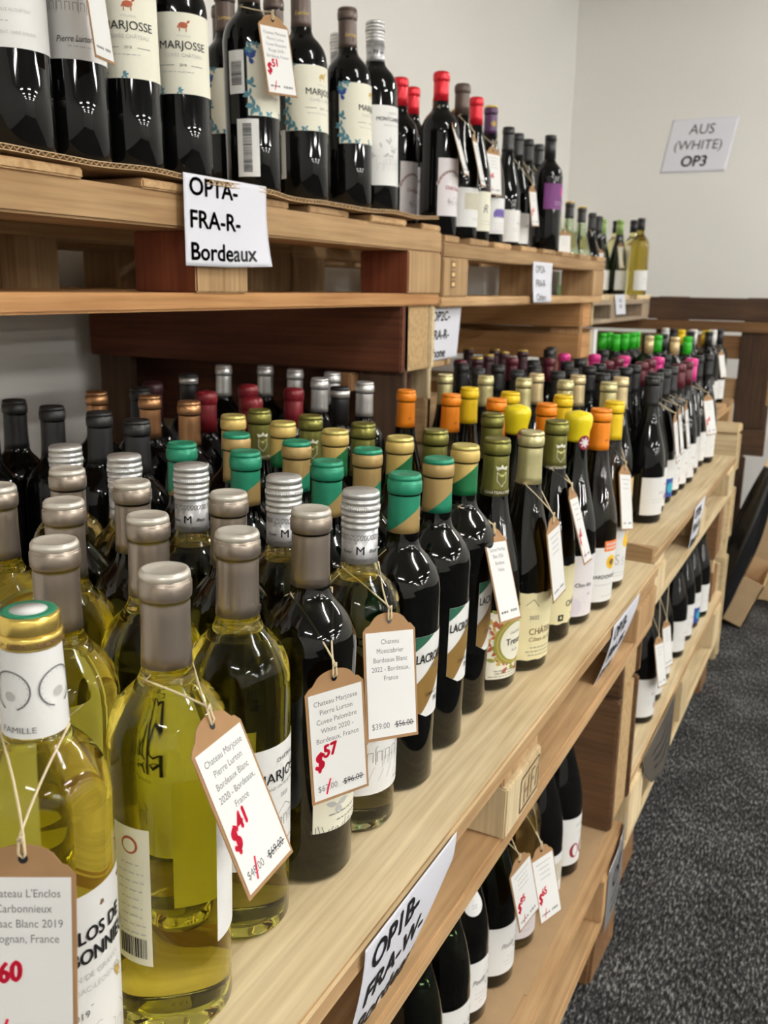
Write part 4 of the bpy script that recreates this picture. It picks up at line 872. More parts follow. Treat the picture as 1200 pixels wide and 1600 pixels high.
bottle('bdx_black', -0.907, 0.844, z1(-0.907), TH, random.uniform(-20, 20), 'black-capped dark bottle second from the left along the white wall', 'dark red wine bottles at the back of the nearest shelf')
bottle('bdx_black', -0.829, 0.845, z1(-0.829), TH, random.uniform(-20, 20), 'black-capped dark bottle in front of the copper-capped one by the wall', 'dark red wine bottles at the back of the nearest shelf')
bottle('bdx_black', -0.958, 1.065, z1(-0.958), TH, random.uniform(-20, 20), 'tall black cap just left of the dark maroon cap at the wall', 'dark red wine bottles at the back of the nearest shelf')
bottle('bdx_black', -0.753, 0.827, z1(-0.753), TH, random.uniform(-20, 20), 'black-capped dark bottle behind the taupe caps, nearest of the black ones', 'dark red wine bottles at the back of the nearest shelf')
bottle('bdx_copper', -0.97, 0.987, z1(-0.97), TH, random.uniform(-20, 20), 'copper-capped dark bottle against the white wall, leftmost copper cap', 'dark red wine bottles at the back of the nearest shelf')
bottle('bdx_maroon', -0.994, 1.134, z1(-0.994), TH, random.uniform(-20, 20), 'dark maroon-capped bottle at the wall beside the tall black cap', 'dark red wine bottles at the back of the nearest shelf')
bottle('bdx_copper', -0.887, 1.004, z1(-0.887), TH, random.uniform(-20, 20), 'copper-capped dark bottle peeking from behind a black cap', 'dark red wine bottles at the back of the nearest shelf')
bottle('bdx_copper', -0.809, 0.993, z1(-0.809), TH, random.uniform(-20, 20), 'shiny copper-gold capped bottle next to the wine-red caps', 'dark red wine bottles at the back of the nearest shelf')
bottle('bdx_ring', -1.032, 1.27, z1(-1.032), TH, random.uniform(-20, 20), 'black cap with silver band at the back, leftmost of its kind', 'dark red wine bottles at the back of the nearest shelf')
bottle('bdx_wine', -0.858, 1.094, z1(-0.858), TH, random.uniform(-20, 20), 'wine-red capped bottle right of the copper-gold cap', 'dark red wine bottles at the back of the nearest shelf')
bottle('bdx_silver', -1.08, 1.434, z1(-1.08), TH, random.uniform(-20, 20), 'silver-capped dark bottle farthest back, leftmost silver foil', 'dark red wine bottles at the back of the nearest shelf')
bottle('bdx_wine', -0.861, 1.204, z1(-0.861), TH, random.uniform(-20, 20), 'wine-red capped bottle at the back, rear one of the pair', 'dark red wine bottles at the back of the nearest shelf')
bottle('bdx_wine', -0.771, 1.085, z1(-0.771), TH, random.uniform(-20, 20), 'wine-red capped bottle at the back, front one of the pair', 'dark red wine bottles at the back of the nearest shelf')
bottle('bdx_silver', -1.019, 1.484, z1(-1.019), TH, random.uniform(-20, 20), 'silver-capped dark bottle farthest back, second silver foil from left', 'dark red wine bottles at the back of the nearest shelf')
bottle('bdx_wine', -0.783, 1.215, z1(-0.783), TH, random.uniform(-20, 20), 'wine-red capped bottle in front of a silver cap, rightmost red', 'dark red wine bottles at the back of the nearest shelf')
bottle('bdx_silver', -0.942, 1.469, z1(-0.942), TH, random.uniform(-20, 20), 'silver-capped dark bottle directly behind the rightmost wine-red cap', 'dark red wine bottles at the back of the nearest shelf')
bottle('bdx_silver', -0.83, 1.372, z1(-0.83), TH, random.uniform(-20, 20), 'bright silver-capped bottle in front of the dull silver one', 'dark red wine bottles at the back of the nearest shelf')
bottle('bdx_silver', -0.863, 1.471, z1(-0.863), TH, random.uniform(-20, 20), 'dull silver-capped bottle half hidden behind the bright silver cap', 'dark red wine bottles at the back of the nearest shelf')
bottle('bdx_ring', -0.743, 1.29, z1(-0.743), TH, random.uniform(-20, 20), 'black cap with silver band, rightmost of the two banded caps', 'dark red wine bottles at the back of the nearest shelf')
bottle('bdx_silver', -0.744, 1.376, z1(-0.744), TH, random.uniform(-20, 20), 'silver-capped bottle by the upright pallet, rightmost silver foil', 'dark red wine bottles at the back of the nearest shelf')
row('cream2', [(-0.729, 1.696), (-0.651, 1.717), (-0.571, 1.712), (-0.492, 1.724), (-0.413, 1.737)], 'gold-capped dark bottle, %s from the aisle in the front gold row of the far shelf', 'red wine bottles on the far display shelf', .6855, 0, {0: 'cream', 1: 'cream', 2: 'cream', 3: 'cream', 4: 'cream'})
row('cream2', [(-0.582, 1.824), (-0.501, 1.841), (-0.417, 1.852)], 'tall cream-gold capped bottle, %s from the aisle in the far second gold row', 'red wine bottles on the far display shelf', .6855, 0, None)
row('black2', [(-0.801, 1.959), (-0.723, 1.98), (-0.645, 2.004), (-0.555, 1.984), (-0.47, 2.004), (-0.378, 2.002)], 'black-capped bottle, %s from the aisle in the second black row of the far shelf', 'red wine bottles on the far display shelf', .6855, 0, None)
row('black', [(-0.727, 1.87), (-0.644, 1.883), (-0.561, 1.903), (-0.469, 1.915), (-0.368, 1.915)], 'black-capped bottle, %s from the aisle in the first black row of the far shelf', 'red wine bottles on the far display shelf', .6855, 0, None)
row('black2', [(-0.7, 2.167), (-0.621, 2.178), (-0.541, 2.169), (-0.462, 2.177), (-0.382, 2.198)], 'black-capped bottle, %s from the aisle in the fourth black row of the far shelf', 'red wine bottles on the far display shelf', .6855, 0, None)
row('black', [(-0.622, 2.295)], 'black-capped bottle, %s from the aisle in the fifth black row of the far shelf', 'red wine bottles on the far display shelf', .6855, 0, None)
row('black3', [(-0.543, 2.085), (-0.464, 2.097), (-0.382, 2.109)], 'black-capped bottle, %s from the aisle in the third black row of the far shelf', 'red wine bottles on the far display shelf', .6855, 0, None)
row('black', [(-0.82, 2.7), (-0.796, 2.598), (-0.66, 2.68), (-0.471, 2.609), (-0.388, 2.615), (-0.373, 2.694)], 'black-capped bottle behind the pink caps, %s from the aisle', 'red wine bottles on the far display shelf', .6855, 0, None)
row('maroon', [(-0.849, 2.063), (-0.77, 2.206), (-0.687, 2.247), (-0.545, 2.259), (-0.466, 2.275), (-0.379, 2.278)], 'maroon-capped bottle, %s from the aisle in the nearer maroon row', 'red wine bottles on the far display shelf', .6855, 0, None)
row('maroon', [(-0.546, 2.367), (-0.466, 2.37), (-0.376, 2.369)], 'maroon-capped bottle, %s from the aisle in the farther maroon row', 'red wine bottles on the far display shelf', .6855, 0, None)
row('pink', [(-0.706, 2.445), (-0.632, 2.474), (-0.552, 2.468), (-0.467, 2.482), (-0.385, 2.496)], 'bright pink-capped bottle, %s from the aisle in the pink row', 'red wine bottles on the far display shelf', .6855, 0, None)
row('goldtop', [(-1.009, 2.511), (-0.929, 2.513), (-0.867, 2.42), (-0.863, 2.288), (-0.85, 2.176), (-0.849, 2.522)], 'dark bottle with gold disc on its maroon cap, %s from the aisle among them', 'red wine bottles on the far display shelf', .6855, 0, None)
bottle('sc_green', -0.83, 3.34, .7005, 0, random.uniform(-20, 20), 'bright green-capped bottle on the far corner shelf, leftmost of the bright green ones', 'bottles on the far mid shelf in the corner')
bottle('sc_green', -0.828, 3.427, .7005, 0, random.uniform(-20, 20), 'bright green-capped bottle on the far corner shelf, second from left of the bright green ones', 'bottles on the far mid shelf in the corner')
bottle('sc_green', -0.774, 3.307, .7005, 0, random.uniform(-20, 20), 'bright green-capped bottle on the far corner shelf, third from left of the bright green ones', 'bottles on the far mid shelf in the corner')
bottle('sc_green', -0.761, 3.385, .7005, 0, random.uniform(-20, 20), 'bright green-capped bottle on the far corner shelf, fourth from left of the bright green ones', 'bottles on the far mid shelf in the corner')
bottle('sc_green', -0.752, 3.466, .7005, 0, random.uniform(-20, 20), 'bright green-capped bottle on the far corner shelf, fifth from left of the bright green ones', 'bottles on the far mid shelf in the corner')
bottle('sc_green', -0.755, 3.549, .7005, 0, random.uniform(-20, 20), 'bright green-capped bottle on the far corner shelf, sixth from left of the bright green ones', 'bottles on the far mid shelf in the corner')
bottle('sc_green', -0.638, 3.353, .7005, 0, random.uniform(-20, 20), 'bright green-capped bottle on the far corner shelf, seventh from left of the bright green ones', 'bottles on the far mid shelf in the corner')
bottle('sc_green', -0.533, 3.327, .7005, 0, random.uniform(-20, 20), 'bright green-capped bottle on the far corner shelf, eighth from left of the bright green ones', 'bottles on the far mid shelf in the corner')
bottle('sc_black', -0.688, 3.414, .7005, 0, random.uniform(-20, 20), 'black-capped bottle on the far corner shelf, leftmost of the black ones', 'bottles on the far mid shelf in the corner')
bottle('sc_black', -0.642, 3.478, .7005, 0, random.uniform(-20, 20), 'black-capped bottle on the far corner shelf, second from left of the black ones', 'bottles on the far mid shelf in the corner')
bottle('sc_black', -0.696, 3.974, .7005, 0, random.uniform(-20, 20), 'black-capped bottle on the far corner shelf, third from left of the black ones', 'bottles on the far mid shelf in the corner')
bottle('sc_black', -0.597, 3.783, .7005, 0, random.uniform(-20, 20), 'black-capped bottle on the far corner shelf, fourth from left of the black ones', 'bottles on the far mid shelf in the corner')
bottle('sc_black', -0.536, 3.834, .7005, 0, random.uniform(-20, 20), 'black-capped bottle on the far corner shelf, fifth from left of the black ones', 'bottles on the far mid shelf in the corner')
bottle('sc_black', -0.53, 4.092, .7005, 0, random.uniform(-20, 20), 'black-capped bottle on the far corner shelf, sixth from left of the black ones', 'bottles on the far mid shelf in the corner')
bottle('sc_cream', -0.652, 3.276, .7005, 0, random.uniform(-20, 20), 'cream-capped bottle on the far corner shelf, leftmost of the cream ones', 'bottles on the far mid shelf in the corner')
bottle('sc_cream', -0.562, 3.254, .7005, 0, random.uniform(-20, 20), 'cream-capped bottle on the far corner shelf, second from left of the cream ones', 'bottles on the far mid shelf in the corner')
bottle('sc_white', -0.74, 4.04, .7005, 0, random.uniform(-20, 20), 'white-capped bottle on the far corner shelf, leftmost of the white ones', 'bottles on the far mid shelf in the corner')
bottle('sc_white', -0.617, 3.98, .7005, 0, random.uniform(-20, 20), 'white-capped bottle on the far corner shelf, second from left of the white ones', 'bottles on the far mid shelf in the corner')
bottle('sc_white', -0.546, 4.014, .7005, 0, random.uniform(-20, 20), 'white-capped bottle on the far corner shelf, third from left of the white ones', 'bottles on the far mid shelf in the corner')
bottle('sc_yellow', -0.652, 3.907, .7005, 0, random.uniform(-20, 20), 'yellow-capped bottle on the far corner shelf, leftmost of the yellow ones', 'bottles on the far mid shelf in the corner')
bottle('sc_yellow', -0.558, 3.91, .7005, 0, random.uniform(-20, 20), 'yellow-capped bottle on the far corner shelf, second from left of the yellow ones', 'bottles on the far mid shelf in the corner')
bottle('jura', -0.79, 0.721, 1.2765+(-0.79+.745)*.02, -TH, 0, 'leftmost upper red wine bottle with large white label naming Saint-Émilion', 'red wine bottles on the brown upper shelf')
bottle('lurton', -0.79, 0.801, 1.2765+(-0.79+.745)*.02, -TH, 9, 'upper red wine bottle with white house label and a handwritten signature', 'red wine bottles on the brown upper shelf')
bottle('marj', -0.79, 0.889, 1.2765+(-0.79+.745)*.02, -TH, -26, 'upper red bottle with cream leafy label, reddish animal, left one of two', 'red wine bottles on the brown upper shelf')
bottle('marj', -0.79, 0.982, 1.2765+(-0.79+.745)*.02, -TH, -24, 'upper red bottle with cream leafy label, reddish animal, right one of two', 'red wine bottles on the brown upper shelf')
b_4 = bottle('marj2', -0.79, 1.138, 1.2765+(-0.79+.745)*.02, -TH, 24, 'upper red bottle with barcode stickers and a red-priced tag', 'red wine bottles on the brown upper shelf')
b_5 = bottle('marj2', -0.789, 1.269, 1.2765+(-0.789+.745)*.02, -TH, -12, 'upper red bottle with cream leafy label right of the tagged bottle', 'red wine bottles on the brown upper shelf')
bottle('marj2', -0.785, 1.402, 1.2765+(-0.785+.745)*.02, -TH, 4, 'upper red bottle with brown cap, left of the silver screw-capped one at the end', 'red wine bottles on the brown upper shelf')
bottle('mont_r', -0.778, 1.484, 1.2765+(-0.778+.745)*.02, -TH, 0, 'upper red bottle with silver screw cap and white castle label', 'red wine bottles on the brown upper shelf')
bottle('marj2', -0.872, 1.05, 1.2765+(-0.872+.745)*.02, -TH, random.uniform(-20, 20), 'upper red bottle peeking between the second leafy label and the barcode bottle', 'red wine bottles on the brown upper shelf')
bottle('marj2', -0.902, 1.237, 1.2765+(-0.902+.745)*.02, -TH, random.uniform(-20, 20), 'upper brown-capped bottle in the second row, left of two caps', 'red wine bottles on the brown upper shelf')
bottle('marj2', -0.955, 1.3, 1.2765+(-0.955+.745)*.02, -TH, random.uniform(-20, 20), 'upper brown-capped bottle in the second row, right of two caps', 'red wine bottles on the brown upper shelf')
bottle('mont_r', -0.868, 1.52, 1.2765+(-0.868+.745)*.02, -TH, random.uniform(-20, 20), 'second-row silver screw-capped upper bottle behind the leafy label', 'red wine bottles on the brown upper shelf')
bottle('marj2', -0.859, 1.303, 1.2765+(-0.859+.745)*.02, -TH, random.uniform(-20, 20), 'upper brown-capped bottle in the second row, behind the fifth leafy label', 'red wine bottles on the brown upper shelf')
bottle('red', -0.78, 1.752, 1.2500, 0, random.uniform(-6, 6), 'red-capped bottle with arched pink label at the front of the second upper shelf', 'red wine bottles on the honey-coloured upper shelf')
bottle('brown', -0.778, 1.853, 1.2500, 0, random.uniform(-6, 6), 'brown-capped upper bottle with beige picture label', 'red wine bottles on the honey-coloured upper shelf')
bottle('redburg', -0.802, 1.989, 1.2500, 0, random.uniform(-6, 6), 'red-capped upper bottle with cream label behind the brown-capped one', 'red wine bottles on the honey-coloured upper shelf')
bottle('purple', -0.808, 2.094, 1.2500, 0, random.uniform(-6, 6), 'purple and gold capped upper bottle with lavender picture label', 'red wine bottles on the honey-coloured upper shelf')
bottle('goldmar', -0.899, 2.116, 1.2500, 0, random.uniform(-6, 6), 'gold-topped maroon cap behind the brown-capped upper bottle', 'red wine bottles on the honey-coloured upper shelf')
bottle('black', -0.866, 2.373, 1.2500, 0, random.uniform(-6, 6), 'black-capped upper bottle with plain white label, first from the near end', 'red wine bottles on the honey-coloured upper shelf')
bottle('black', -0.876, 2.476, 1.2500, 0, random.uniform(-6, 6), 'black-capped upper bottle with plain white label, second from the near end', 'red wine bottles on the honey-coloured upper shelf')
bottle('black2', -0.882, 2.578, 1.2500, 0, random.uniform(-6, 6), 'black-capped upper bottle with white label, third from the near end', 'red wine bottles on the honey-coloured upper shelf')
bottle('black2', -0.884, 2.676, 1.2500, 0, random.uniform(-6, 6), 'black-capped upper bottle with white label, fourth from the near end', 'red wine bottles on the honey-coloured upper shelf')
bottle('plum', -0.809, 2.547, 1.2500, 0, random.uniform(-6, 6), 'tall black-capped upper bottle with plum-coloured band label', 'red wine bottles on the honey-coloured upper shelf')
bottle('red', -0.875, 1.767, 1.2500, 0, 4, 'red-capped bottle in the second row, larger of the two left red caps', 'red wine bottles on the honey-coloured upper shelf')
bottle('red', -0.892, 1.858, 1.2500, 0, 4, 'red-capped bottle in the second row, smaller of the two left red caps', 'red wine bottles on the honey-coloured upper shelf')
bottle('beige', -0.885, 1.98, 1.2500, 0, 4, 'beige-capped bottle half hidden behind the front red-capped bottle', 'red wine bottles on the honey-coloured upper shelf')
bottle('alsace', -0.93, 3.03, 1.1345, 0, random.uniform(-6, 6), 'clear green bottle with black and gold cap, left of three by the corner', 'bottles on the farthest upper shelf')
bottle('alsace', -0.915, 3.126, 1.1345, 0, random.uniform(-6, 6), 'clear green bottle with black and gold cap, middle of three by the corner', 'bottles on the farthest upper shelf')
bottle('alsace', -0.929, 3.326, 1.1345, 0, random.uniform(-6, 6), 'clear green bottle with black and gold cap, right of three by the corner', 'bottles on the farthest upper shelf')
bottle('black', -0.966, 3.605, 1.1345, 0, random.uniform(-6, 6), 'black-capped dark bottle on the farthest upper shelf, left of the pair', 'bottles on the farthest upper shelf')
bottle('black', -0.982, 3.764, 1.1345, 0, random.uniform(-6, 6), 'black-capped dark bottle on the farthest upper shelf, right of the pair', 'bottles on the farthest upper shelf')
bottle('lgreen', -1.003, 3.914, 1.1345, 0, random.uniform(-6, 6), 'light green capped dark bottle on the farthest upper shelf, front one', 'bottles on the farthest upper shelf')
bottle('lgreen', -0.944, 3.967, 1.1345, 0, random.uniform(-6, 6), 'light green capped dark bottle on the farthest upper shelf, rear one', 'bottles on the farthest upper shelf')
bottle('pale_black', -0.982, 4.056, 1.1345, 0, random.uniform(-6, 6), 'pale wine bottle with black cap beside the light green caps', 'bottles on the farthest upper shelf')
bottle('pale_black', -0.904, 4.035, 1.1345, 0, random.uniform(-6, 6), 'clear pale wine bottle with black cap, tag in front', 'bottles on the farthest upper shelf')
bottle('olive_black', -0.852, 3.937, 1.1345, 0, random.uniform(-6, 6), 'olive glass bottle with black cap, last on the farthest upper shelf', 'bottles on the farthest upper shelf')
bottle('pouilly', -0.36, 0.79, .2370, 0, random.uniform(-5, 5), 'dark bottle on the lowest shelf, nearest one, mostly hidden by the plank', 'bottles on the lowest near shelf')
bottle('pouilly', -0.36, 0.873, .2370, 0, random.uniform(-5, 5), 'dark bottle with script label on the lowest shelf, second from the near end', 'bottles on the lowest near shelf')
bottle('pouilly_drop', -0.368, 0.956, .2370, 0, random.uniform(-5, 5), 'dark bottle on the lowest shelf with white drop-shaped neck label and script label', 'bottles on the lowest near shelf')
bottle('pouilly', -0.359, 1.036, .2370, 0, random.uniform(-5, 5), 'script-labelled dark bottle on the lowest shelf wearing the first red-priced tag', 'bottles on the lowest near shelf')
bottle('low_clear', -0.355, 1.12, .2370, 0, random.uniform(-5, 5), 'clear bottle on the lowest shelf behind the two red-priced tags', 'bottles on the lowest near shelf')
bottle('low_band', -0.349, 1.22, .2370, 0, random.uniform(-5, 5), 'dark bottle on the lowest shelf with a beige banded label', 'bottles on the lowest near shelf')
bottle('low_ox', -0.346, 1.316, .2370, 0, random.uniform(-5, 5), 'dark bottle with dark red letters on its label at the end of the lowest shelf', 'bottles on the lowest near shelf')
bottle('black2', -0.336, 1.854, .2705, 0, 0, 'dark bottle on the lowest far shelf, nearest one beside the upright', 'bottles on the lowest far shelf')
bottle('black', -0.341, 1.967, .2705, 0, 0, 'dark bottle on the lowest far shelf, second, behind the folded tag', 'bottles on the lowest far shelf')
bottle('black', -0.345, 2.089, .2705, 0, 0, 'dark bottle on the lowest far shelf, third, with the hanging tag', 'bottles on the lowest far shelf')
bottle('black', -0.341, 2.252, .2705, 0, 0, 'dark bottle on the lowest far shelf, fourth, with the clean white label', 'bottles on the lowest far shelf')
bottle('black2', -0.342, 2.378, .2705, 0, 0, 'dark bottle on the lowest far shelf, fifth, behind the white label', 'bottles on the lowest far shelf')
bottle('black3', -0.342, 2.484, .2705, 0, 0, 'dark bottle on the lowest far shelf, sixth, with the small dark emblem', 'bottles on the lowest far shelf')
bottle('black', -0.334, 2.585, .2705, 0, 0, 'dark bottle on the lowest far shelf, seventh, farthest one', 'bottles on the lowest far shelf')
# white barcode stickers on two upper bottles
def sticker(o, phi, w, v0, v1, vert):
    q = Print(); q.rect(-w/2, w/2, v0, v1, 'paper'); m = .0035
    if vert: barcode(q, -w/2+m, w/2-m, v0+(v1-v0)*.2, v1-(v1-v0)*.25, True)
    else: barcode(q, -w/2+.008, w/2-.010, v0+.006, v1-.006, True)
    rz = o.matrix_basis.to_euler().z; s_ = printed(o, 'barcode_sticker', q, wrap(RB, math.radians(phi)-rz), first=.0008)
sticker(b_4, -87, .023, .124, .178, True); sticker(b_4, -66, .030, .018, .092, False); sticker(b_5, -122, .026, .030, .098, False)
price_tag([-0.3223, 0.2611, 0.8309], [0.8911, 0.4536, 0.016], [-0.1026, 0.1668, 0.9806], ["Chateau L'Enclos", 'Carbonnieux', 'Pessac Blanc 2019', 'Leognan, France'], '$60', '$75.00', '$107.00', (-0.3663, 0.317, 0.9214), 'large price tag in the bottom left corner, red $60')
price_tag([-0.2868, 0.3922, 0.8556], [-0.0602, 0.9979, 0.0225], [-0.3871, -0.0441, 0.921], ['Chateau Marjosse', 'Pierre Lurton', 'Bordeaux Blanc', '2020 - Bordeaux,', 'France'], '$41', '$48.00', '$69.00', (-0.3523, 0.406, 0.9211), 'slanted price tag with red $41 on a clear yellow wine bottle')
price_tag([-0.3158, 0.5518, 0.8158], [0.494, 0.8686, 0.038], [-0.0668, -0.0056, 0.9978], ['Chateau Marjosse', 'Pierre Lurton', 'Cuvee Palombre', 'White 2020 -', 'Bordeaux, France'], '$57', '$67.00', '$96.00', (-0.3573, 0.58, 0.9212), 'price tag with red $57 on the dark cream-labelled bottle')
price_tag([-0.3095, 0.6278, 0.8346], [0.5293, 0.8432, -0.0943], [-0.1604, 0.2086, 0.9647], ['Chateau', 'Montcabrier', 'Bordeaux Blanc', '2022 - Bordeaux,', 'France'], None, '$39.00', '$56.00', (-0.3573, 0.659, 0.9212), 'price tag reading $39.00 on the silver screw-capped bottle')
price_tag([-0.3177, 0.9167, 0.8403], [0.1416, 0.9802, -0.1383], [-0.3132, 0.1769, 0.9331], ['Lacroix Martillac', 'Blanc 2020 -', 'Bordeaux,', 'France'], None, None, None, (-0.3673, 0.913, 0.9214), 'narrow price tag in front of the ornate round label')
price_tag([-0.3017, 1.0655, 0.8241], [0.0197, 0.9964, 0.0823], [-0.1272, -0.0791, 0.9887], ['-', '-', '-', '-'], None, None, None, (-0.3443, 1.069, 0.9209), 'curved price tag hanging over the cream label dated 2022')
price_tag([-0.3037, 1.1788, 0.84], [-0.0512, 0.9937, -0.1002], [-0.3165, 0.079, 0.9453], ['-', '-', '-', '-'], '$65', None, None, (-0.3463, 1.18, 0.921), 'thin price tag with red figures over the pale pink label')
price_tag([-0.2996, 1.4306, 0.8282], [0.1584, 0.9705, -0.1819], [-0.1612, 0.2071, 0.9649], ['-', '-', '-'], None, None, None, (-0.3333, 1.444, 0.9207), 'price tag between the sunflower label bottle and the yellow-capped one')
price_tag([-0.3216, 2.4582, 0.8405], [0.3543, 0.9351, 0.0104], [-0.1998, 0.0648, 0.9777], ['-', '-', '-'], '$45', None, None, (-0.385, 2.496, 0.9215), 'price tag with red figures among the pink-capped bottles')
price_tag([-0.4765, 3.85, 0.8695], [0.2851, 0.9572, 0.0496], [-0.1952, 0.0073, 0.9807], ['-', '-', '-'], None, None, None, (-0.546, 4.014, 0.9365), 'tiny price tag at the right end of the far corner shelf')
price_tag([-0.741, 1.1263, 1.4414], [0.3191, 0.9472, 0.0322], [-0.179, 0.0269, 0.9835], ['Chateau Marjosse', 'Pierre Lurton', 'Cuvee Palombre', 'Rouge 2018 -', 'Bordeaux, France'], '$51', None, None, (-0.7947, 1.138, 1.5116), 'price tag with red $51 on the upper barcode bottle')
price_tag([-0.7766, 2.0462, 1.3975], [0.317, 0.948, -0.0277], [-0.1096, 0.0656, 0.9918], ['-', '-', '-', '-'], '$45', None, None, (-0.808, 2.094, 1.486), 'price tag with red figures beside the purple-capped upper bottle')
price_tag([-0.812, 2.4451, 1.3558], [0.0684, 0.9969, 0.0395], [-0.1381, -0.0297, 0.99], ['-', '-', '-'], '$45', None, None, (-0.876, 2.476, 1.486), 'price tag on the upper black-capped bottles, lowest of three together')
price_tag([-0.8246, 2.5433, 1.383], [0.1994, 0.9792, -0.0378], [-0.1887, 0.0762, 0.9791], ['-', '-', '-'], None, None, None, (-0.882, 2.578, 1.486), 'price tag on the upper black-capped bottles, middle of three together')
price_tag([-0.8278, 2.6364, 1.3794], [0.3498, 0.932, 0.0945], [-0.1726, -0.035, 0.9844], ['-', '-', '-', '-'], None, None, None, (-0.884, 2.676, 1.486), 'price tag on the upper black-capped bottles, rightmost of three together')
price_tag([-0.8635, 2.9194, 1.2713], [0.5554, 0.8311, 0.0297], [-0.0556, 0.0015, 0.9985], ['-', '-', '-', '-'], None, None, None, (-0.93, 3.03, 1.3705), 'price tag on the first clear green bottle')
price_tag([-0.9217, 3.9358, 1.2829], [0.3203, 0.9469, 0.0268], [-0.1622, 0.027, 0.9864], ['-', '-', '-'], None, None, None, (-0.982, 4.056, 1.3705), 'price tag behind the light green capped bottle')
price_tag([-0.8929, 3.9808, 1.2883], [0.6264, 0.7787, -0.0354], [-0.0616, 0.0947, 0.9936], ['-', '-', '-'], None, None, None, (-0.904, 4.035, 1.3705), 'price tag on the clear pale bottle with black cap')
price_tag([-0.3003, 1.0104, 0.3949], [0.21, 0.9559, 0.2055], [-0.1376, -0.1792, 0.9742], ['-', '-', '-', '-'], '$95', None, None, (-0.359, 1.036, 0.473), 'price tag with red $95 on the lowest near shelf')
price_tag([-0.2974, 1.1026, 0.3468], [0.3217, 0.9467, -0.0174], [-0.2415, 0.0998, 0.9652], ['-', '-', '-', '-'], '$65', None, None, (-0.355, 1.12, 0.473), 'price tag with red $65 on the lowest near shelf')
price_tag([-0.2984, 1.9697, 0.3953], [0.1768, 0.9807, -0.0832], [-0.1664, 0.1131, 0.9795], ['-', '-', '-', '-'], None, None, None, (-0.345, 2.089, 0.5065), 'price tag hanging on the third bottle of the lowest far shelf')
price_tag([-0.2892, 1.8418, 0.4027], [0.1788, 0.9737, -0.1413], [-0.1995, 0.1765, 0.9639], ['-', '-', '-'], None, None, None, (-0.341, 1.9667, 0.5065), 'folded price tag beside the upright on the lowest far shelf')
price_tag([-.330, 2.039, .836], [-0.03, 1.0, 0.02], [-0.15, 0.03, 0.98], ['-', '-', '-', '-'], None, None, None, (-0.378, 2.002, 0.9215), 'price tag seen edge-on in the second black row of the far shelf')
price_tag([-.331, 2.093, .846], [-0.04, 1.0, 0.02], [-0.15, 0.03, 0.98], ['-', '-', '-', '-'], None, None, None, (-0.382, 2.109, 0.9215), 'price tag seen edge-on in the third black row of the far shelf')
price_tag([-.332, 2.182, .846], [-0.035, 1.0, 0.02], [-0.15, 0.03, 0.98], ['-', '-', '-', '-'], None, None, None, (-0.382, 2.198, 0.9215), 'price tag seen edge-on in the fourth black row of the far shelf')
price_tag([-.735, 1.752, 1.405], [-0.2, 0.98, 0.02], [-0.3, 0.0, 0.95], ['-', '-', '-', '-'], None, None, None, (-0.78, 1.752, 1.486), 'price tag seen edge-on hanging off the front red-capped upper bottle')
price_tag([-.735, 1.85, 1.395], [-0.17, 0.98, 0.02], [-0.24, 0.0, 0.97], ['-', '-', '-', '-'], None, None, None, (-0.778, 1.853, 1.486), 'price tag seen edge-on hanging off the brown-capped upper bottle')
price_tag([-.722, .772, 1.413], [-0.36, 0.93, 0.06], [-0.1, 0.02, 0.99], ['-', '-', '-', '-'], None, None, None, (-0.7947, 0.801, 1.5116), 'price tag hanging between the signature label and the first leafy label')
price_tag([-.935, 3.60, 1.245], [0.85, 0.5, 0.0], [-0.08, 0.02, 0.99], ['-', '-', '-', '-'], None, None, None, (-0.966, 3.605, 1.3705), 'price tag at the foot of the black-capped pair on the farthest upper shelf')
# ------------------------------------------------------------------ boxes and the black bag on the carpet at the end of the aisle
def carton(name, size, loc, rot, label, flaps=True):
    t = tag(empty(name), label, 'cardboard box'); t.location = loc; t.rotation_euler = [math.radians(a) for a in rot]
    sx, sy, sz = size; th = .004; mb = MB()
    mb.box((0, 0, 0), (sx, sy, th), 'cardboard_light')
    for a, b_ in (((0, 0, 0), (sx, th, sz)), ((0, sy-th, 0), (sx, sy, sz)), ((0, 0, 0), (th, sy, sz)), ((sx-th, 0, 0), (sx, sy, sz))): mb.box(a, b_, 'cardboard_light')
    mb.build('carton_body', t)
    if flaps:
        for k, (o_, ax, ln, ang) in enumerate((((0, 0, sz), 'x', sx, 115), ((0, sy, sz), 'x', sx, -120), ((0, 0, sz), 'y', sy, -110), ((sx, 0, sz), 'y', sy, 125))):
            mb = MB(); L_ = .13
            R_ = Matrix.Translation(o_) @ Matrix.Rotation(math.radians(ang), 4, 'X' if ax == 'x' else 'Y')
            mb.box((0, 0, 0) if True else 0, (ln, .004, L_) if ax == 'x' else (.004, ln, L_), 'cardboard_light', R_); mb.build('flap', t)
    return t
carton('cardboard_box', (.085, .30, .175), (-.338, 3.30, .030), (0, 20, 0), 'crumpled narrow brown cardboard box leaning on the carpet at the aisle end', False)
carton('cardboard_box', (.40, .30, .52), (-.272, 3.66, .002), (0, 0, 0), 'larger brown cardboard box behind the crumpled one, cut by the right edge', False)
mb = MB(); n, k = 30, 16; vs = []   # black bag folded flat and leaning back against the boxes
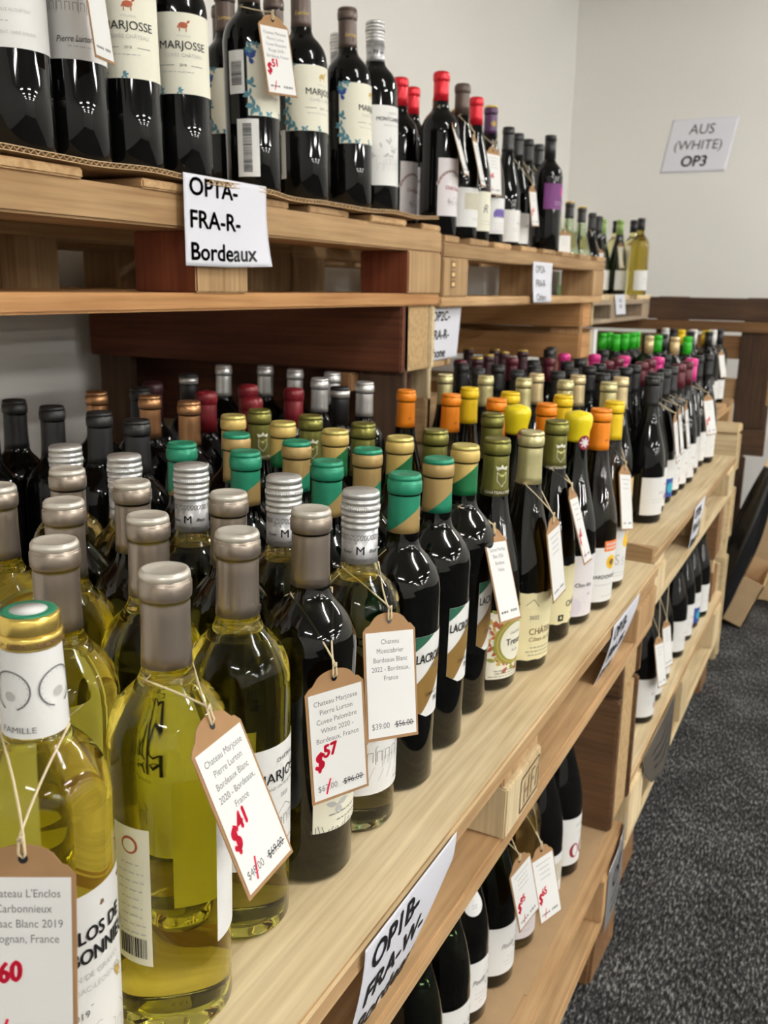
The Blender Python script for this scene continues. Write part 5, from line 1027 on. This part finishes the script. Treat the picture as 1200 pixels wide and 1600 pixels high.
for i in range(n+1):
    s = i/n; c = Vector((-.352+.135*s, 3.205+.05*s, .045+.54*s)); wv = .038*(.55+.6*math.sin(PI*min(1, .12+s*.85)))
    for j in range(k):
        a = 2*PI*j/k; r1 = wv*(1+.22*math.sin(5*a+s*3)+.08*math.sin(9*a-s*7)); vs.append(tuple(c+Vector((r1*math.cos(a)*.95, -r1*math.sin(a)*1.15, -r1*math.cos(a)*.25))))
    for j in range(k): vs[-k+j] = (vs[-k+j][0], vs[-k+j][1], max(.003, vs[-k+j][2]))
fs = [(i*k+j, i*k+(j+1) % k, (i+1)*k+(j+1) % k, (i+1)*k+j) for i in range(n) for j in range(k)]+[tuple(range(k))[::-1], tuple(n*k+j for j in range(k))]
mb.add(vs, fs, 'black_plastic', True); tag(mb.build('garbage_bag'), 'shiny black plastic bag leaning over the boxes at the end of the aisle', 'plastic bag')
# paper scraps on the carpet
random.seed(4)
for i, (x, y) in enumerate(((.03, 1.36), (.05, 1.42), (.10, 1.37), (.16, 1.62), (-.12, 1.22), (-.02, 1.33), (.03, 2.35))):
    mb = MB(); a = random.uniform(0, 3); s = random.uniform(.004, .008)
    P = [(x+s*math.cos(a), y+s*math.sin(a), .002), (x-s*.3*math.sin(a), y+s*.3*math.cos(a), .004), (x-s*math.cos(a), y-s*math.sin(a), .002), (x+s*.3*math.sin(a), y-s*.3*math.cos(a), .001)]
    mb.add(P+[(p[0], p[1], p[2]-.0012) for p in P], [(0, 1, 2, 3), (7, 6, 5, 4), (0, 4, 5, 1), (1, 5, 6, 2), (2, 6, 7, 3), (3, 7, 4, 0)], 'paper'); tag(mb.build('paper_scrap'), 'tiny white paper scrap on the dark grey carpet', 'paper scrap', 'paper scraps on the carpet')
# cartons glimpsed through the honey-coloured upper pallet
for y, lb in ((2.28, 'white carton with a green stripe seen through the left gap of the upper pallet'), (2.80, 'white carton with a green stripe seen through the right gap of the upper pallet')):
    t = tag(empty('wine_carton', (-1.04, y, 1.1335)), lb, 'carton'); mb = MB(); mb.box((0, 0, 0), (.16, .17, .071), 'paper'); mb.box((.1595, .115, .0), (.1606, .14, .071), 'lightgreen'); mb.box((.1595, .14, .0), (.1606, .17, .03), 'green_bright'); mb.build('carton_body', t)
